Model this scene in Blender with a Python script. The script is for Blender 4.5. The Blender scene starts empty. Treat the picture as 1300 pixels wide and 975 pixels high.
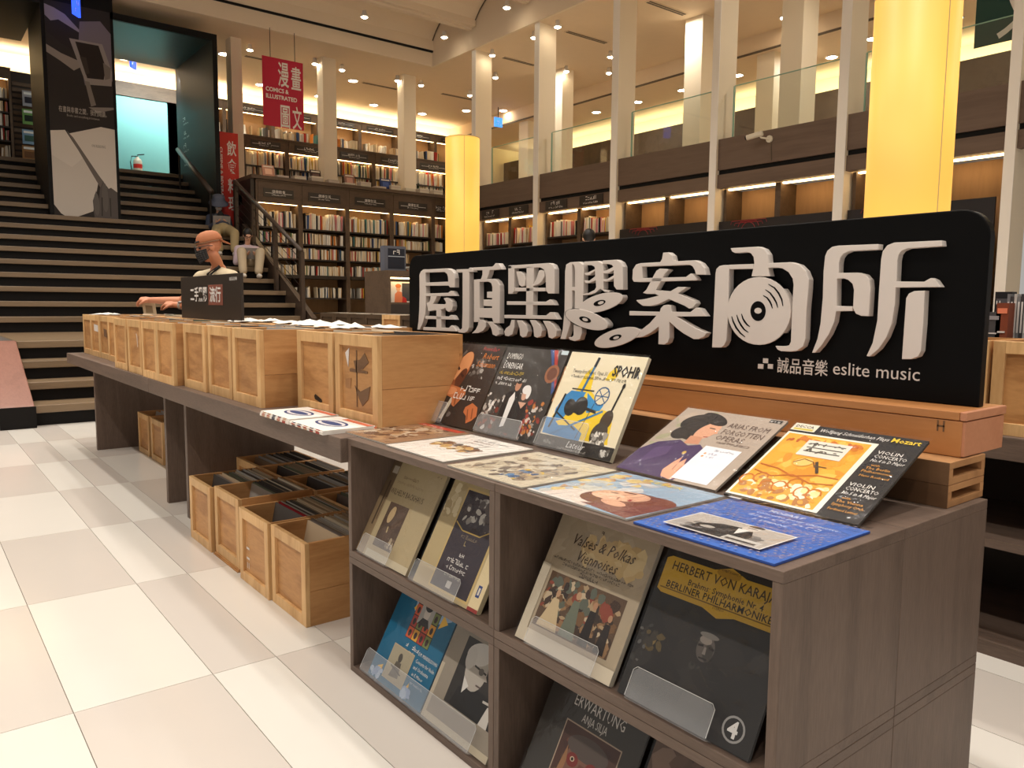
import bpy, math, random
from mathutils import Vector, Matrix
random.seed(7)
SC = bpy.context.scene
COL = SC.collection

# ---------------------------------------------------------------- camera
H, F = 1.2, 990.0                       # eye height (m), focal length in pixels of the 1300x975 frame
YAW, PITCH, ROLL = 0.66680917, 0.10170392, 0.00819789
_fw = Vector((math.sin(YAW) * math.cos(PITCH), math.cos(YAW) * math.cos(PITCH), -math.sin(PITCH)))
_r0 = Vector((math.cos(YAW), -math.sin(YAW), 0))
_u0 = _r0.cross(_fw)
_r = _r0 * math.cos(ROLL) + _u0 * math.sin(ROLL)
_u = _u0 * math.cos(ROLL) - _r0 * math.sin(ROLL)
CAM = Vector((0, 0, H))
cd = bpy.data.cameras.new('camera')
cam = bpy.data.objects.new('camera', cd)
COL.objects.link(cam)
cd.sensor_fit = 'HORIZONTAL'; cd.sensor_width = 36.0; cd.lens = F / 1300 * 36
cd.clip_start = 0.05; cd.clip_end = 200
cam.matrix_world = Matrix(((_r.x, _u.x, -_fw.x, 0), (_r.y, _u.y, -_fw.y, 0), (_r.z, _u.z, -_fw.z, H), (0, 0, 0, 1)))
SC.camera = cam

# measuring helpers: where the sight line of a photo pixel meets a plane of the room
def ray(x, y): return _r * ((x - 650) / F) - _u * ((y - 487.5) / F) + _fw
def onx(x, y, X): d = ray(x, y); return CAM + d * (X / d.x)
def ony(x, y, Y): d = ray(x, y); return CAM + d * (Y / d.y)
def onz(x, y, Z): d = ray(x, y); return CAM + d * ((Z - H) / d.z)

# ---------------------------------------------------------------- world, exposure
w = bpy.data.worlds.new('shop_air'); SC.world = w; w.use_nodes = True
w.node_tree.nodes['Background'].inputs[0].default_value = (1.0, 0.95, 0.88, 1)
w.node_tree.nodes['Background'].inputs[1].default_value = 0.42
SC.view_settings.view_transform = 'Standard'; SC.view_settings.look = 'None'
SC.view_settings.exposure = 0.0; SC.view_settings.gamma = 1.0
SC.view_settings.use_curve_mapping = False

# ---------------------------------------------------------------- ceiling lamps over the hall (warm white, hung under the vault beams)
def area(name, loc, size, power, col=(1, .86, .70), rot=(0, 0, 0), sy=None, spread=None):
    l = bpy.data.lights.new(name, 'AREA'); l.energy = power; l.color = col
    if sy: l.shape = 'RECTANGLE'; l.size = size; l.size_y = sy
    else: l.shape = 'DISK'; l.size = size
    if spread: l.spread = spread
    o = bpy.data.objects.new(name, l); COL.objects.link(o); o.location = loc; o.rotation_euler = rot
    return o
for ly in (-1.6, 0.6, 2.7, 4.8, 6.9, 9.0, 11.1):
    for lx in (-2.2, 1.0, 2.6, 5.6):
        area('ceiling_lamp', (lx, ly, 6.75), 0.22, (26.5 if ly < 8 else 34) * (1.75 if lx < 0 else 1), (1, .945, .865), spread=2.3)

for lx, ly, lp in ((11.6, 2, 34), (11.6, 6, 34), (11.6, 10, 34), (11.6, 14, 34), (14.6, 4, 22), (14.6, 9, 22), (14.6, 14, 22)):
    area('balcony_lamp', (lx, ly, 6.12 if lx > 13 else 6.5), 0.22, lp, (1, .93, .80))
for lx in (6.4, 8.6, 10.8): area('mezzanine_lamp', (lx, 18.4, 6.5), 0.2, 22, (1, .90, .74))

# ---------------------------------------------------------------- mesh building helpers
class MB:
    def __init__(s, org=(0, 0, 0)):
        s.v = []; s.f = []; s.c = []; s.o = Vector(org)
    def poly(s, pts, col=(1, 1, 1)):
        n = len(s.v); s.v += [Vector(p) for p in pts]; s.f.append(tuple(range(n, n + len(pts)))); s.c.append(col); return s
    def box(s, x0, x1, y0, y1, z0, z1, col=(1, 1, 1), M=None):
        n = len(s.v)
        P = [Vector((x, y, z)) for z in (z0, z1) for y in (y0, y1) for x in (x0, x1)]
        if M: P = [M @ p for p in P]
        s.v += P
        for q in ((0, 2, 3, 1), (4, 5, 7, 6), (0, 1, 5, 4), (2, 6, 7, 3), (0, 4, 6, 2), (1, 3, 7, 5)):
            s.f.append(tuple(n + i for i in q)); s.c.append(col)
        return s
    def prism(s, pts, off, col=(1, 1, 1)):
        off = Vector(off); pts = [Vector(p) for p in pts]; n = len(s.v); k = len(pts)
        s.v += pts + [p + off for p in pts]
        s.f.append(tuple(range(n + k - 1, n - 1, -1))); s.f.append(tuple(range(n + k, n + 2 * k))); s.c += [col, col]
        for i in range(k):
            j = (i + 1) % k
            s.f.append((n + i, n + j, n + k + j, n + k + i)); s.c.append(col)
        return s
    def tube(s, pts, r, n=8, col=(1, 1, 1)):
        pts = [Vector(p) for p in pts]; b = len(s.v); m = len(pts)
        rr = r if isinstance(r, (list, tuple)) else [r] * m
        for i, p in enumerate(pts):
            t = (pts[min(i + 1, m - 1)] - pts[max(i - 1, 0)]).normalized()
            a = Vector((0, 0, 1)) if abs(t.z) < .9 else Vector((1, 0, 0))
            e1 = t.cross(a).normalized(); e2 = t.cross(e1)
            s.v += [p + (e1 * math.cos(2 * math.pi * k / n) + e2 * math.sin(2 * math.pi * k / n)) * rr[i] for k in range(n)]
        for i in range(m - 1):
            for k in range(n):
                s.f.append((b + i * n + k, b + i * n + (k + 1) % n, b + (i + 1) * n + (k + 1) % n, b + (i + 1) * n + k)); s.c.append(col)
        s.f.append(tuple(b + k for k in range(n - 1, -1, -1))); s.f.append(tuple(b + (m - 1) * n + k for k in range(n))); s.c += [col, col]
        return s
    def lathe(s, prof, c=(0, 0, 0), n=16, col=(1, 1, 1), M=None, sx=1, sy=1):
        b = len(s.v); m = len(prof); c = Vector(c)
        for r, z in prof:
            for k in range(n):
                p = Vector((r * sx * math.cos(2 * math.pi * k / n), r * sy * math.sin(2 * math.pi * k / n), z))
                s.v.append(c + (M @ p if M else p))
        for i in range(m - 1):
            for k in range(n):
                s.f.append((b + i * n + k, b + i * n + (k + 1) % n, b + (i + 1) * n + (k + 1) % n, b + (i + 1) * n + k)); s.c.append(col)
        s.f.append(tuple(b + k for k in range(n - 1, -1, -1))); s.f.append(tuple(b + (m - 1) * n + k for k in range(n))); s.c += [col, col]
        return s
    def ball(s, c, rx, ry, rz, n=14, m=9, M=None, col=(1, 1, 1)):
        prof = [(math.sin(math.pi * i / m), -math.cos(math.pi * i / m)) for i in range(m + 1)]
        prof[0] = (.02, -1); prof[-1] = (.02, 1)
        S = Matrix.Diagonal((rx, ry, rz))
        return s.lathe(prof, c, n, col, M=(M.to_3x3() @ S if M else S))
    def mesh(s, name, mat):
        me = bpy.data.meshes.new(name)
        me.from_pydata([tuple(p - s.o) for p in s.v], [], s.f)
        if any(c != (1, 1, 1) for c in s.c):
            at = me.color_attributes.new('Col', 'FLOAT_COLOR', 'CORNER')
            i = 0
            for f, c in zip(s.f, s.c):
                for _ in f: at.data[i].color = (c[0], c[1], c[2], 1); i += 1
        me.materials.append(M_[mat]); me.update()
        return me
    def build(s, name, mat, parent=None, smooth=False, bevel=0):
        me = s.mesh(name, mat)
        if smooth:
            for p in me.polygons: p.use_smooth = True
        o = bpy.data.objects.new(name, me); COL.objects.link(o)
        if parent: o.parent = parent
        if bevel:
            b = o.modifiers.new('bevel', 'BEVEL'); b.width = bevel; b.segments = 2; b.limit_method = 'ANGLE'
        return o

def tag(o, label, cat, group=None):
    o['label'] = label; o['category'] = cat
    if group: o['group'] = group
    return o
def thing(name, label, cat, loc=(0, 0, 0), rz=0, group=None):
    o = bpy.data.objects.new(name, None); COL.objects.link(o); o.empty_display_size = .05
    o.location = loc; o.rotation_euler = (0, 0, rz)
    return tag(o, label, cat, group)
def struct(o): o['kind'] = 'structure'; return o
def sempty(name, loc=(0, 0, 0)):
    o = bpy.data.objects.new(name, None); COL.objects.link(o); o.location = loc; o.empty_display_size = .05
    return struct(o)
def kids(o): return [c for c in COL.objects if c.parent == o]
def copytree(o, ch, parent=None):
    """ch: dict object -> list of children, gathered once for the template"""
    c = o.copy(); COL.objects.link(c)
    if parent: c.parent = parent
    for k in ch.get(o, []): copytree(k, ch, c)
    return c
def tree(o, d=None):
    d = {} if d is None else d
    d[o] = list(o.children)
    for k in o.children: tree(k, d)
    return d

# text as flat or raised mesh, in the plane o + ex*x + ey*y
_tc = {}
def text_geo(s, size=1.0, bold=0.0, ext=0.0, shear=0.0, align='LEFT', res=3):
    key = (s, size, bold, ext, shear, align)
    if key not in _tc:
        c = bpy.data.curves.new('t', 'FONT'); c.body = s; c.size = size; c.offset = bold; c.extrude = ext; c.shear = shear
        c.align_x = align; c.resolution_u = res
        o = bpy.data.objects.new('t', c); COL.objects.link(o)
        bpy.context.view_layer.update()
        m = bpy.data.meshes.new_from_object(o.evaluated_get(bpy.context.evaluated_depsgraph_get()))
        _tc[key] = ([v.co.copy() for v in m.vertices], [tuple(p.vertices) for p in m.polygons])
        bpy.data.objects.remove(o); bpy.data.curves.remove(c); bpy.data.meshes.remove(m)
    return _tc[key]
def add_text(mb, s, o, ex, ey, size, col=(1, 1, 1), sx=1.0, bold=0.0, ext=0.0, shear=0.0, align='LEFT', lift=0.0, fit=None, res=3):
    V, P = text_geo(s, 1.0, bold, ext / max(size, 1e-6), shear, align, res)
    if not V: return
    if fit:
        x0 = min(v.x for v in V); x1 = max(v.x for v in V); sx = fit / max((x1 - x0) * size, 1e-6)
    o = Vector(o); ex = Vector(ex); ey = Vector(ey); ez = ex.cross(ey)
    b = len(mb.v)
    mb.v += [o + ex * (v.x * size * sx) + ey * (v.y * size) + ez * (v.z * size + lift) for v in V]
    for p in P: mb.f.append(tuple(b + i for i in p)); mb.c.append(col)

def scribble(mb, o, ex, ey, width, size, col=(1, 1, 1), lift=0.0, seed=1):
    """print too small to read in the photograph: a row of letter-like dashes"""
    rg = random.Random(seed); o = Vector(o); ex = Vector(ex); ey = Vector(ey); n = ex.cross(ey).normalized(); x = 0.0; lx = ex.length; ly = ey.length
    ex = ex.normalized(); ey = ey.normalized(); k = size * .62 * (ly / lx)
    while x + k < width:
        if rg.random() < .14: x += k * .6; continue
        w_ = k * .78; h_ = size * rg.choice((.52, .52, .72))
        for a, b, c, d in rg.sample(((0, .22, 0, 1), (.78, 1, 0, 1), (0, 1, .82, 1), (0, 1, 0, .18), (0, 1, .42, .58)), rg.choice((2, 3))):
            mb.poly([o + ex * (x + w_ * u) * lx + ey * (h_ * v) * ly + n * lift for u, v in ((a, c), (b, c), (b, d), (a, d))], col)
        x += k
# ---------------------------------------------------------------- materials
M_ = {}
def lin(r, g, b):
    f = lambda c: (c / 255 / 12.92 if c / 255 <= .04045 else ((c / 255 + .055) / 1.055) ** 2.4)
    return (f(r), f(g), f(b))
def newmat(name):
    m = bpy.data.materials.new(name); m.use_nodes = True; M_[name] = m
    nt = m.node_tree; return m, nt, nt.nodes['Principled BSDF']
def plain(name, rgb, rough=.6, metal=0, spec=.5, coat=0, var=0, vscale=6, bump=0, bscale=60, srand=0):
    m, nt, b = newmat(name); L = nt.links
    b.inputs['Base Color'].default_value = (*lin(*rgb), 1); b.inputs['Roughness'].default_value = rough
    b.inputs['Metallic'].default_value = metal; b.inputs['Specular IOR Level'].default_value = spec
    b.inputs['Coat Weight'].default_value = coat; b.inputs['Coat Roughness'].default_value = .08
    tc = nt.nodes.new('ShaderNodeTexCoord')
    if var:
        n = nt.nodes.new('ShaderNodeTexNoise'); n.inputs['Scale'].default_value = vscale; n.inputs['Detail'].default_value = 5
        L.new(tc.outputs['Object'], n.inputs['Vector'])
        mx = nt.nodes.new('ShaderNodeMix'); mx.data_type = 'RGBA'
        c = Vector(lin(*rgb)); mx.inputs[6].default_value = (*(c * (1 - var)), 1); mx.inputs[7].default_value = (*(c * (1 + var)), 1)
        L.new(n.outputs['Fac'], mx.inputs[0]); L.new(mx.outputs[2], b.inputs['Base Color'])
    if bump:
        n2 = nt.nodes.new('ShaderNodeTexNoise'); n2.inputs['Scale'].default_value = bscale; n2.inputs['Detail'].default_value = 4
        L.new(tc.outputs['Object'], n2.inputs['Vector'])
        bp = nt.nodes.new('ShaderNodeBump'); bp.inputs['Strength'].default_value = bump; bp.inputs['Distance'].default_value = .004
        L.new(n2.outputs['Fac'], bp.inputs['Height']); L.new(bp.outputs[0], b.inputs['Normal'])
    return m
def wood(name, dark, light, grain=(1, 1, 1), rough=.5, ring=3.0, fine=60, rnd=.12, spec=.4, ringmix=.6, bump=.15):
    """grain: per-axis stretch of the noise; small value = direction of the grain"""
    m, nt, b = newmat(name); L = nt.links; N = nt.nodes.new
    tc = N('ShaderNodeTexCoord'); oi = N('ShaderNodeObjectInfo')
    ad = N('ShaderNodeVectorMath'); ad.operation = 'MULTIPLY_ADD'
    cr = N('ShaderNodeCombineXYZ')
    for i in range(3): L.new(oi.outputs['Random'], cr.inputs[i])
    ad.inputs[1].default_value = (13, 7, 11)
    L.new(cr.outputs[0], ad.inputs[0]); L.new(tc.outputs['Object'], ad.inputs[2])
    mp = N('ShaderNodeMapping'); mp.inputs['Scale'].default_value = grain; L.new(ad.outputs[0], mp.inputs[0])
    n1 = N('ShaderNodeTexNoise'); n1.inputs['Scale'].default_value = ring; n1.inputs['Detail'].default_value = 3; n1.inputs['Distortion'].default_value = .6
    L.new(mp.outputs[0], n1.inputs['Vector'])
    ml = N('ShaderNodeMath'); ml.operation = 'MULTIPLY'; ml.inputs[1].default_value = 14; L.new(n1.outputs['Fac'], ml.inputs[0])
    sn = N('ShaderNodeMath'); sn.operation = 'SINE'; L.new(ml.outputs[0], sn.inputs[0])
    mr = N('ShaderNodeMapRange'); mr.inputs[1].default_value = -1; L.new(sn.outputs[0], mr.inputs[0])
    n2 = N('ShaderNodeTexNoise'); n2.inputs['Scale'].default_value = fine; n2.inputs['Detail'].default_value = 4; L.new(mp.outputs[0], n2.inputs['Vector'])
    mxf = N('ShaderNodeMix'); mxf.inputs[0].default_value = 1 - ringmix; L.new(mr.outputs[0], mxf.inputs[2]); L.new(n2.outputs['Fac'], mxf.inputs[3])
    mc = N('ShaderNodeMix'); mc.data_type = 'RGBA'; mc.inputs[6].default_value = (*lin(*dark), 1); mc.inputs[7].default_value = (*lin(*light), 1)
    L.new(mxf.outputs[0], mc.inputs[0])
    hs = N('ShaderNodeHueSaturation'); L.new(mc.outputs[2], hs.inputs['Color'])
    mr2 = N('ShaderNodeMapRange'); mr2.inputs[3].default_value = 1 - rnd; mr2.inputs[4].default_value = 1 + rnd; L.new(oi.outputs['Random'], mr2.inputs[0])
    L.new(mr2.outputs[0], hs.inputs['Value']); L.new(hs.outputs[0], b.inputs['Base Color'])
    b.inputs['Roughness'].default_value = rough; b.inputs['Specular IOR Level'].default_value = spec
    if bump:
        bp = N('ShaderNodeBump'); bp.inputs['Strength'].default_value = bump; bp.inputs['Distance'].default_value = .002
        L.new(n2.outputs['Fac'], bp.inputs['Height']); L.new(bp.outputs[0], b.inputs['Normal'])
    return m
def emit(name, rgb, strength, var=0, vscale=3):
    m, nt, b = newmat(name); c = lin(*rgb)
    b.inputs['Base Color'].default_value = (*[x * .22 for x in c], 1); b.inputs['Emission Color'].default_value = (*c, 1); b.inputs['Emission Strength'].default_value = strength
    if var:
        n = nt.nodes.new('ShaderNodeTexNoise'); n.inputs['Scale'].default_value = vscale; n.inputs['Detail'].default_value = 1
        tc = nt.nodes.new('ShaderNodeTexCoord'); nt.links.new(tc.outputs['Object'], n.inputs['Vector'])
        mr = nt.nodes.new('ShaderNodeMapRange'); mr.inputs[1].default_value = .3; mr.inputs[2].default_value = .7; mr.inputs[3].default_value = strength * (1 - var); mr.inputs[4].default_value = strength * (1 + var)
        nt.links.new(n.outputs['Fac'], mr.inputs[0]); nt.links.new(mr.outputs[0], b.inputs['Emission Strength'])
    return m
def clear(name, tint, rough, ior_fac, bump=0, bscale=30, base=.04, refl_haze=0):
    """clear film or sheet: see-through with a mirror-like sheen by Fresnel"""
    m = bpy.data.materials.new(name); m.use_nodes = True; M_[name] = m
    nt = m.node_tree; nt.nodes.clear(); N = nt.nodes.new; L = nt.links
    out = N('ShaderNodeOutputMaterial'); tr = N('ShaderNodeBsdfTransparent'); gl = N('ShaderNodeBsdfGlossy'); mx = N('ShaderNodeMixShader')
    tr.inputs[0].default_value = (*tint, 1); gl.inputs['Roughness'].default_value = rough
    fr = N('ShaderNodeLayerWeight'); pw = N('ShaderNodeMath'); pw.operation = 'POWER'; pw.inputs[1].default_value = 5.0; L.new(fr.outputs['Facing'], pw.inputs[0])
    ad = N('ShaderNodeMath'); ad.operation = 'MULTIPLY_ADD'; ad.inputs[1].default_value = ior_fac; ad.inputs[2].default_value = base; ad.use_clamp = True
    L.new(pw.outputs[0], ad.inputs[0]); L.new(ad.outputs[0], mx.inputs[0]); L.new(tr.outputs[0], mx.inputs[1]); L.new(gl.outputs[0], mx.inputs[2]); L.new(mx.outputs[0], out.inputs[0])
    if refl_haze:  # white diffuse blended in, standing for bright reflections on the sheet
        df = N('ShaderNodeBsdfDiffuse'); df.inputs[0].default_value = (.9, .9, .9, 1); m2 = N('ShaderNodeMixShader'); m2.inputs[0].default_value = refl_haze
        L.new(mx.outputs[0], m2.inputs[1]); L.new(df.outputs[0], m2.inputs[2]); L.new(m2.outputs[0], out.inputs[0])
    if bump:
        tc = N('ShaderNodeTexCoord'); n = N('ShaderNodeTexNoise'); n.inputs['Scale'].default_value = bscale; n.inputs['Detail'].default_value = 3; n.inputs['Distortion'].default_value = 1.5
        oi = N('ShaderNodeObjectInfo'); av = N('ShaderNodeVectorMath'); av.operation = 'ADD'
        L.new(tc.outputs['Object'], av.inputs[0]); L.new(oi.outputs['Location'], av.inputs[1]); L.new(av.outputs[0], n.inputs['Vector'])
        bp = N('ShaderNodeBump'); bp.inputs['Strength'].default_value = bump; bp.inputs['Distance'].default_value = .01
        L.new(n.outputs['Fac'], bp.inputs['Height']); L.new(bp.outputs[0], gl.inputs['Normal']); L.new(bp.outputs[0], fr.inputs['Normal'])
    return m
def attrmat(name, rough=.45, coat=0.0, objcol=False, bump=0):
    m, nt, b = newmat(name)
    if objcol: n = nt.nodes.new('ShaderNodeObjectInfo'); out = n.outputs['Color']
    else: n = nt.nodes.new('ShaderNodeVertexColor'); n.layer_name = 'Col'; out = n.outputs['Color']
    nt.links.new(out, b.inputs['Base Color']); b.inputs['Roughness'].default_value = rough; b.inputs['Coat Weight'].default_value = coat; b.inputs['Specular IOR Level'].default_value = .25
    return m

plain('ceiling_paint', (232, 214, 190), .8); plain('soffit_paint', (230, 208, 180), .75, var=.03)
plain('column_paint', (240, 226, 202), .6); plain('fin_paint', (246, 240, 232), .5)
plain('cove_paint', (255, 240, 205), .7)
wood('shelf_wood', (76, 62, 53), (118, 99, 87), (6, 6, .6), .5, 2.0, 40, .05, ringmix=.25)      # stained oak, upright grain
wood('shelf_wood_y', (76, 62, 53), (118, 99, 87), (6, .6, 6), .5, 2.0, 40, .05, ringmix=.25)    # the same along y
wood('case_wood', (74, 58, 45), (104, 84, 66), (1, 3, 3), .55, 2, 14, .04, ringmix=.3, bump=0)
wood('case_back', (150, 116, 82), (176, 140, 102), (2, 2, .3), .6, 2, 14, .03, ringmix=.3, bump=0)
plain('case_dark', (46, 36, 29), .5); plain('plate_dark', (52, 44, 38), .35)
wood('fascia_wood', (92, 74, 62), (116, 96, 82), (3, .25, 3), .5, 2, 12, .05, ringmix=.3, bump=0)
wood('pine', (184, 138, 88), (224, 184, 130), (4, 4, .8), .5, 3.2, 30, .10, ringmix=.45)
wood('pine_h', (148, 98, 54), (206, 154, 98), (4, .8, 4), .5, 3.2, 30, .10, ringmix=.45)
wood('pine_x', (164, 112, 64), (204, 154, 100), (.8, 4, 4), .5, 3.2, 30, .08, ringmix=.45)
wood('dark_crate', (58, 44, 32), (84, 66, 48), (1, 3, 3), .5, 2, 14, .1, ringmix=.3, bump=0)
wood('box_orange', (170, 112, 62), (192, 132, 80), (2, .5, 3), .45, 2.2, 30, .02, ringmix=.35)
wood('box_end_lit', (178, 118, 86), (200, 140, 106), (2, .5, 3), .5, 2.2, 30, .02, ringmix=.35)  # box wood again, paler and pinker for the light on its end
wood('pallet_wood', (150, 104, 64), (186, 138, 92), (2, 2, 2), .6, 3, 40, .08)
wood('pallet_dark', (92, 64, 42), (120, 88, 60), (3, .5, 3), .55, 2, 30, .05)
wood('tread_wood', (104, 86, 66), (140, 118, 92), (.3, 4, 4), .32, 2, 20, .05, ringmix=.3, spec=.6)
wood('cheek_wood', (116, 78, 66), (150, 106, 92), (3, .5, 3), .3, 2, 20, .02, ringmix=.3, spec=.6)
plain('riser_black', (16, 13, 12), .5, spec=.2); plain('upper_stone', (200, 186, 166), .4); plain('portal_black', (12, 11, 13), .55, spec=.25)
plain('portal_roof', (26, 30, 30), .4, spec=.35)
plain('sign_black', (8, 7, 7), .45, spec=.1); plain('letter_paint', (218, 208, 200), .5); plain('letter_print', (214, 206, 200), .5)
plain('tile_light', (224, 219, 211), .16, spec=.5, var=.035, vscale=2.2, bump=.03, bscale=30)
plain('tile_beige', (208, 200, 192), .16, spec=.5, var=.03, vscale=2.2, bump=.03, bscale=30)
plain('grout', (150, 138, 124), .9); plain('floor_base', (210, 200, 186), .5)
plain('teal_wall', (132, 202, 200), .6)
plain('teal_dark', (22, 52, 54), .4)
clear('glass', (.95, .98, .965), .02, .6, base=.035); plain('glass_edge', (150, 190, 172), .2)
clear('acrylic', (.97, .97, .98), .08, .5, base=.03, refl_haze=.09)
clear('film', (.985, .985, .985), .12, .7, bump=.5, bscale=16, base=.045)
plain('acrylic_edge', (206, 206, 204), .2)
attrmat('print', .55, .04); attrmat('book', .6, 0, objcol=True); attrmat('attr', .6)
plain('pages', (226, 216, 196), .8)
plain('metal_dark', (44, 38, 34), .4, metal=.6); plain('rail_brown', (70, 56, 46), .4); plain('cable', (60, 54, 48), .4, metal=.7)
plain('rim_white', (236, 230, 222), .4); emit('lamp_lens', (255, 236, 205), 55)
emit('lantern_paper', (255, 194, 84), 1.0, .16, 1.3); plain('lantern_rim', (225, 195, 130), .5)
emit('shelf_strip', (255, 214, 150), 11); emit('exit_blue', (70, 150, 255), 1.6); emit('exit_deep', (50, 90, 255), 1.8); plain('exit_white', (220, 236, 255), .5)
plain('vent_dark', (96, 82, 66), .7); plain('gap_black', (8, 7, 6), .9)
plain('banner_pink', (196, 26, 62), .5); plain('banner_red', (205, 44, 30), .5); plain('banner_green', (14, 66, 58), .5)
plain('white_print', (240, 234, 228), .6); plain('red_line', (150, 34, 40), .5)
plain('board_black', (26, 20, 23), .5)
plain('skin', (200, 132, 98), .5); plain('skin_b', (214, 164, 136), .5); plain('hair', (18, 15, 14), .45)
plain('cap_tan', (170, 104, 66), .7, bump=.2, bscale=200); plain('shirt_beige', (196, 180, 150), .8, bump=.2, bscale=60); plain('mask_black', (28, 26, 26), .7)
plain('trousers_dark', (40, 40, 46), .8); plain('strap_black', (20, 19, 19), .6); plain('watch_grey', (170, 160, 150), .4)
plain('denim', (58, 64, 82), .8, bump=.2, bscale=60); plain('tee_black', (24, 22, 22), .8); plain('khaki', (166, 146, 106), .8, bump=.2, bscale=60)
plain('lilac', (196, 176, 184), .8, bump=.2, bscale=60); plain('cargo_beige', (186, 168, 140), .8, bump=.2, bscale=60); plain('hat_grey', (92, 98, 116), .8, bump=.25, bscale=90)
plain('mask_white', (206, 196, 192), .7); plain('shoe_white', (206, 198, 186), .7); plain('cover_grey', (150, 146, 142), .6); plain('paper', (236, 230, 220), .7)
plain('extinguisher', (206, 196, 176), .4); plain('tag_red', (190, 60, 40), .5); plain('camera_white', (226, 216, 196), .4)

WORDS = ['first', 'second', 'third', 'fourth', 'fifth', 'sixth', 'seventh', 'eighth', 'ninth', 'tenth']
# ================================================================ THE SETTING
# ---------------------------------------------------------------- floor of large stone tiles
floor = sempty('floor')
MB().box(-6, 17, -4, 8.70, -.06, -.006).build('floor_base', 'grout', floor)
MB().box(5.42, 17, 8.70, 16, -.06, 0).build('floor_base', 'floor_base', floor)
XL = [-1.26, -.87, -.66, -.46, -.06, .341, .74, .95, 1.16, 1.56, 1.96, 2.17, 2.38, 2.78, 3.18, 3.39, 3.6, 4.0, 4.4]
tmesh = {}
for j in range(-3, 6):
    y0 = 2.495 + 1.03 * j
    for i in range(len(XL) - 1):
        wd = round(XL[i + 1] - XL[i], 3); lt = (i + j) % 2 == 1
        if (wd, lt) not in tmesh:
            tmesh[(wd, lt)] = MB().box(.0012, wd - .0012, .0012, 1.03 - .0012, -.012, 0).mesh('tile', 'tile_light' if lt else 'tile_beige')
        o = bpy.data.objects.new('tile', tmesh[(wd, lt)]); COL.objects.link(o); o.parent = floor; o.location = (XL[i], y0, 0)
# plain floor strips outside the tiled aisle
MB().box(4.4, 17, -4, 8.70, -.012, 0).build('floor_strip', 'tile_light', floor)
MB().box(-6, -1.26, -4, 8.70, -.012, 0).build('floor_strip', 'tile_light', floor)
MB().box(-1.26, 4.4, -4, -.595, -.012, 0).build('floor_strip', 'tile_light', floor)

# ---------------------------------------------------------------- wide staircase
stair = sempty('staircase')
steps = [(8.62, .20), (9.0, .39), (9.35, .58), (9.7, .77)] + [(12.3 + .4 * i, .98 + .21 * i) for i in range(15)]
for k, (y, z) in enumerate(steps):
    ynext = steps[k + 1][0] if k + 1 < len(steps) else 19.0
    zprev = steps[k - 1][1] if k else 0
    for x0, x1 in (((-5, .70), (.98, 5.32)) if k < 4 else ((-5, 5.32),)):
        MB().box(x0, x1, y, ynext + .05, z - .075, z).build('tread', 'tread_wood', stair, bevel=.006)
        MB().box(x0, x1, y + .05, y + .08, zprev - .01, z - .07).build('riser', 'riser_black', stair)
ch = MB()
ch.prism([(.70, 8.52, 0), (.70, 8.52, .21), (.70, 9.72, .775), (.70, 9.80, .775), (.70, 9.80, 0)], (.275, 0, 0))
ch.build('cheek_block', 'cheek_wood', stair, bevel=.008)
MB().box(.69, .985, 8.512, 8.52, 0, .205).build('cheek_front', 'riser_black', stair)
# sloping side stringer on the right of the flight
st = MB(); a = (12.3 + .1, .98); sl = .21 / .4
st.prism([(5.32, 12.05, .66), (5.32, 12.05, .95), (5.32, 15.2, .95 + sl * 3.15 + .1), (5.32, 15.2, .3)], (.09, 0, 0))
st.build('stringer', 'rail_brown', stair)
MB().box(5.32, 5.41, 8.62, 12.05, 0, .78).build('side_panel', 'case_dark', stair)

# ---------------------------------------------------------------- portal box on the stairs: poster pillar, side wall, roof
YP = 15.7
pxl, pxr = ony(67.5, 240, YP).x, ony(148.5, 240, YP).x
prx = ony(273.5, 150, YP).x
ztop = ony(140, 15, YP).z
portal = sempty('wall_portal')
MB().box(pxl - .06, pxr + .05, YP, 17.2, 2.4, 6.56).build('pillar', 'portal_black', portal)
MB().box(prx - .02, prx + .07, YP, 18.2, 2.0, ztop).build('side_wall', 'portal_black', portal)
MB().box(pxr, prx, YP, YP + .06, ztop - .12, ztop).build('lintel', 'portal_black', portal)
MB().box(pxr, prx, YP + .06, 18.2, ztop - .10, ztop).build('roof_panel', 'portal_roof', portal)
MB().box(-6, pxl - .06, YP, 18.2, ztop - .10, ztop).build('roof_panel', 'portal_roof', portal)
m = MB()
for i, s in enumerate(range(4)):
    scribble(m, (prx - .022, 17.75, 5.0 - .28 * i), (0, -1, 0), (0, 0, 1), .30, .14, seed=i)
    scribble(m, (prx - .022, 17.75, 4.92 - .28 * i), (0, -1, 0), (0, 0, 1), .40, .05, seed=i + 9)
m.build('wall_lettering', 'letter_print', portal)

# upper hall behind the portal
wb = sempty('wall_back')
MB().box(-8, 18.4, 20.6, 20.7, 3.5, 6.9).build('wall_panel', 'cove_paint', wb)
MB().box(-8, 5.3, 18.7, 20.6, 3.7, 3.915).build('upper_floor', 'upper_stone', wb)
MB().box(5.43, 18, 15.46, 20.6, 3.10, 3.30).build('upper_floor', 'upper_stone', wb)
tl, tr = ony(140, 240, 19.0), ony(247, 243, 19.0)
tz = ony(190, 127, 19.0).z
MB().box(tl.x, tr.x, 19.0, 19.06, 3.915, tz).build('teal_panel', 'teal_wall', wb)
MB().box(tl.x - .3, tr.x + .4, 18.95, 19.12, tz, tz + .30).build('header_beam', 'case_wood', wb)
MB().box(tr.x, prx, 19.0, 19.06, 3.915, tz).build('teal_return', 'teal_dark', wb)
area('wall_washer', ((tl.x + tr.x) / 2, 17.9, 5.9), 1.5, 60, (.92, 1, .96), rot=(math.radians(60), 0, 0), sy=.1)
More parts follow.
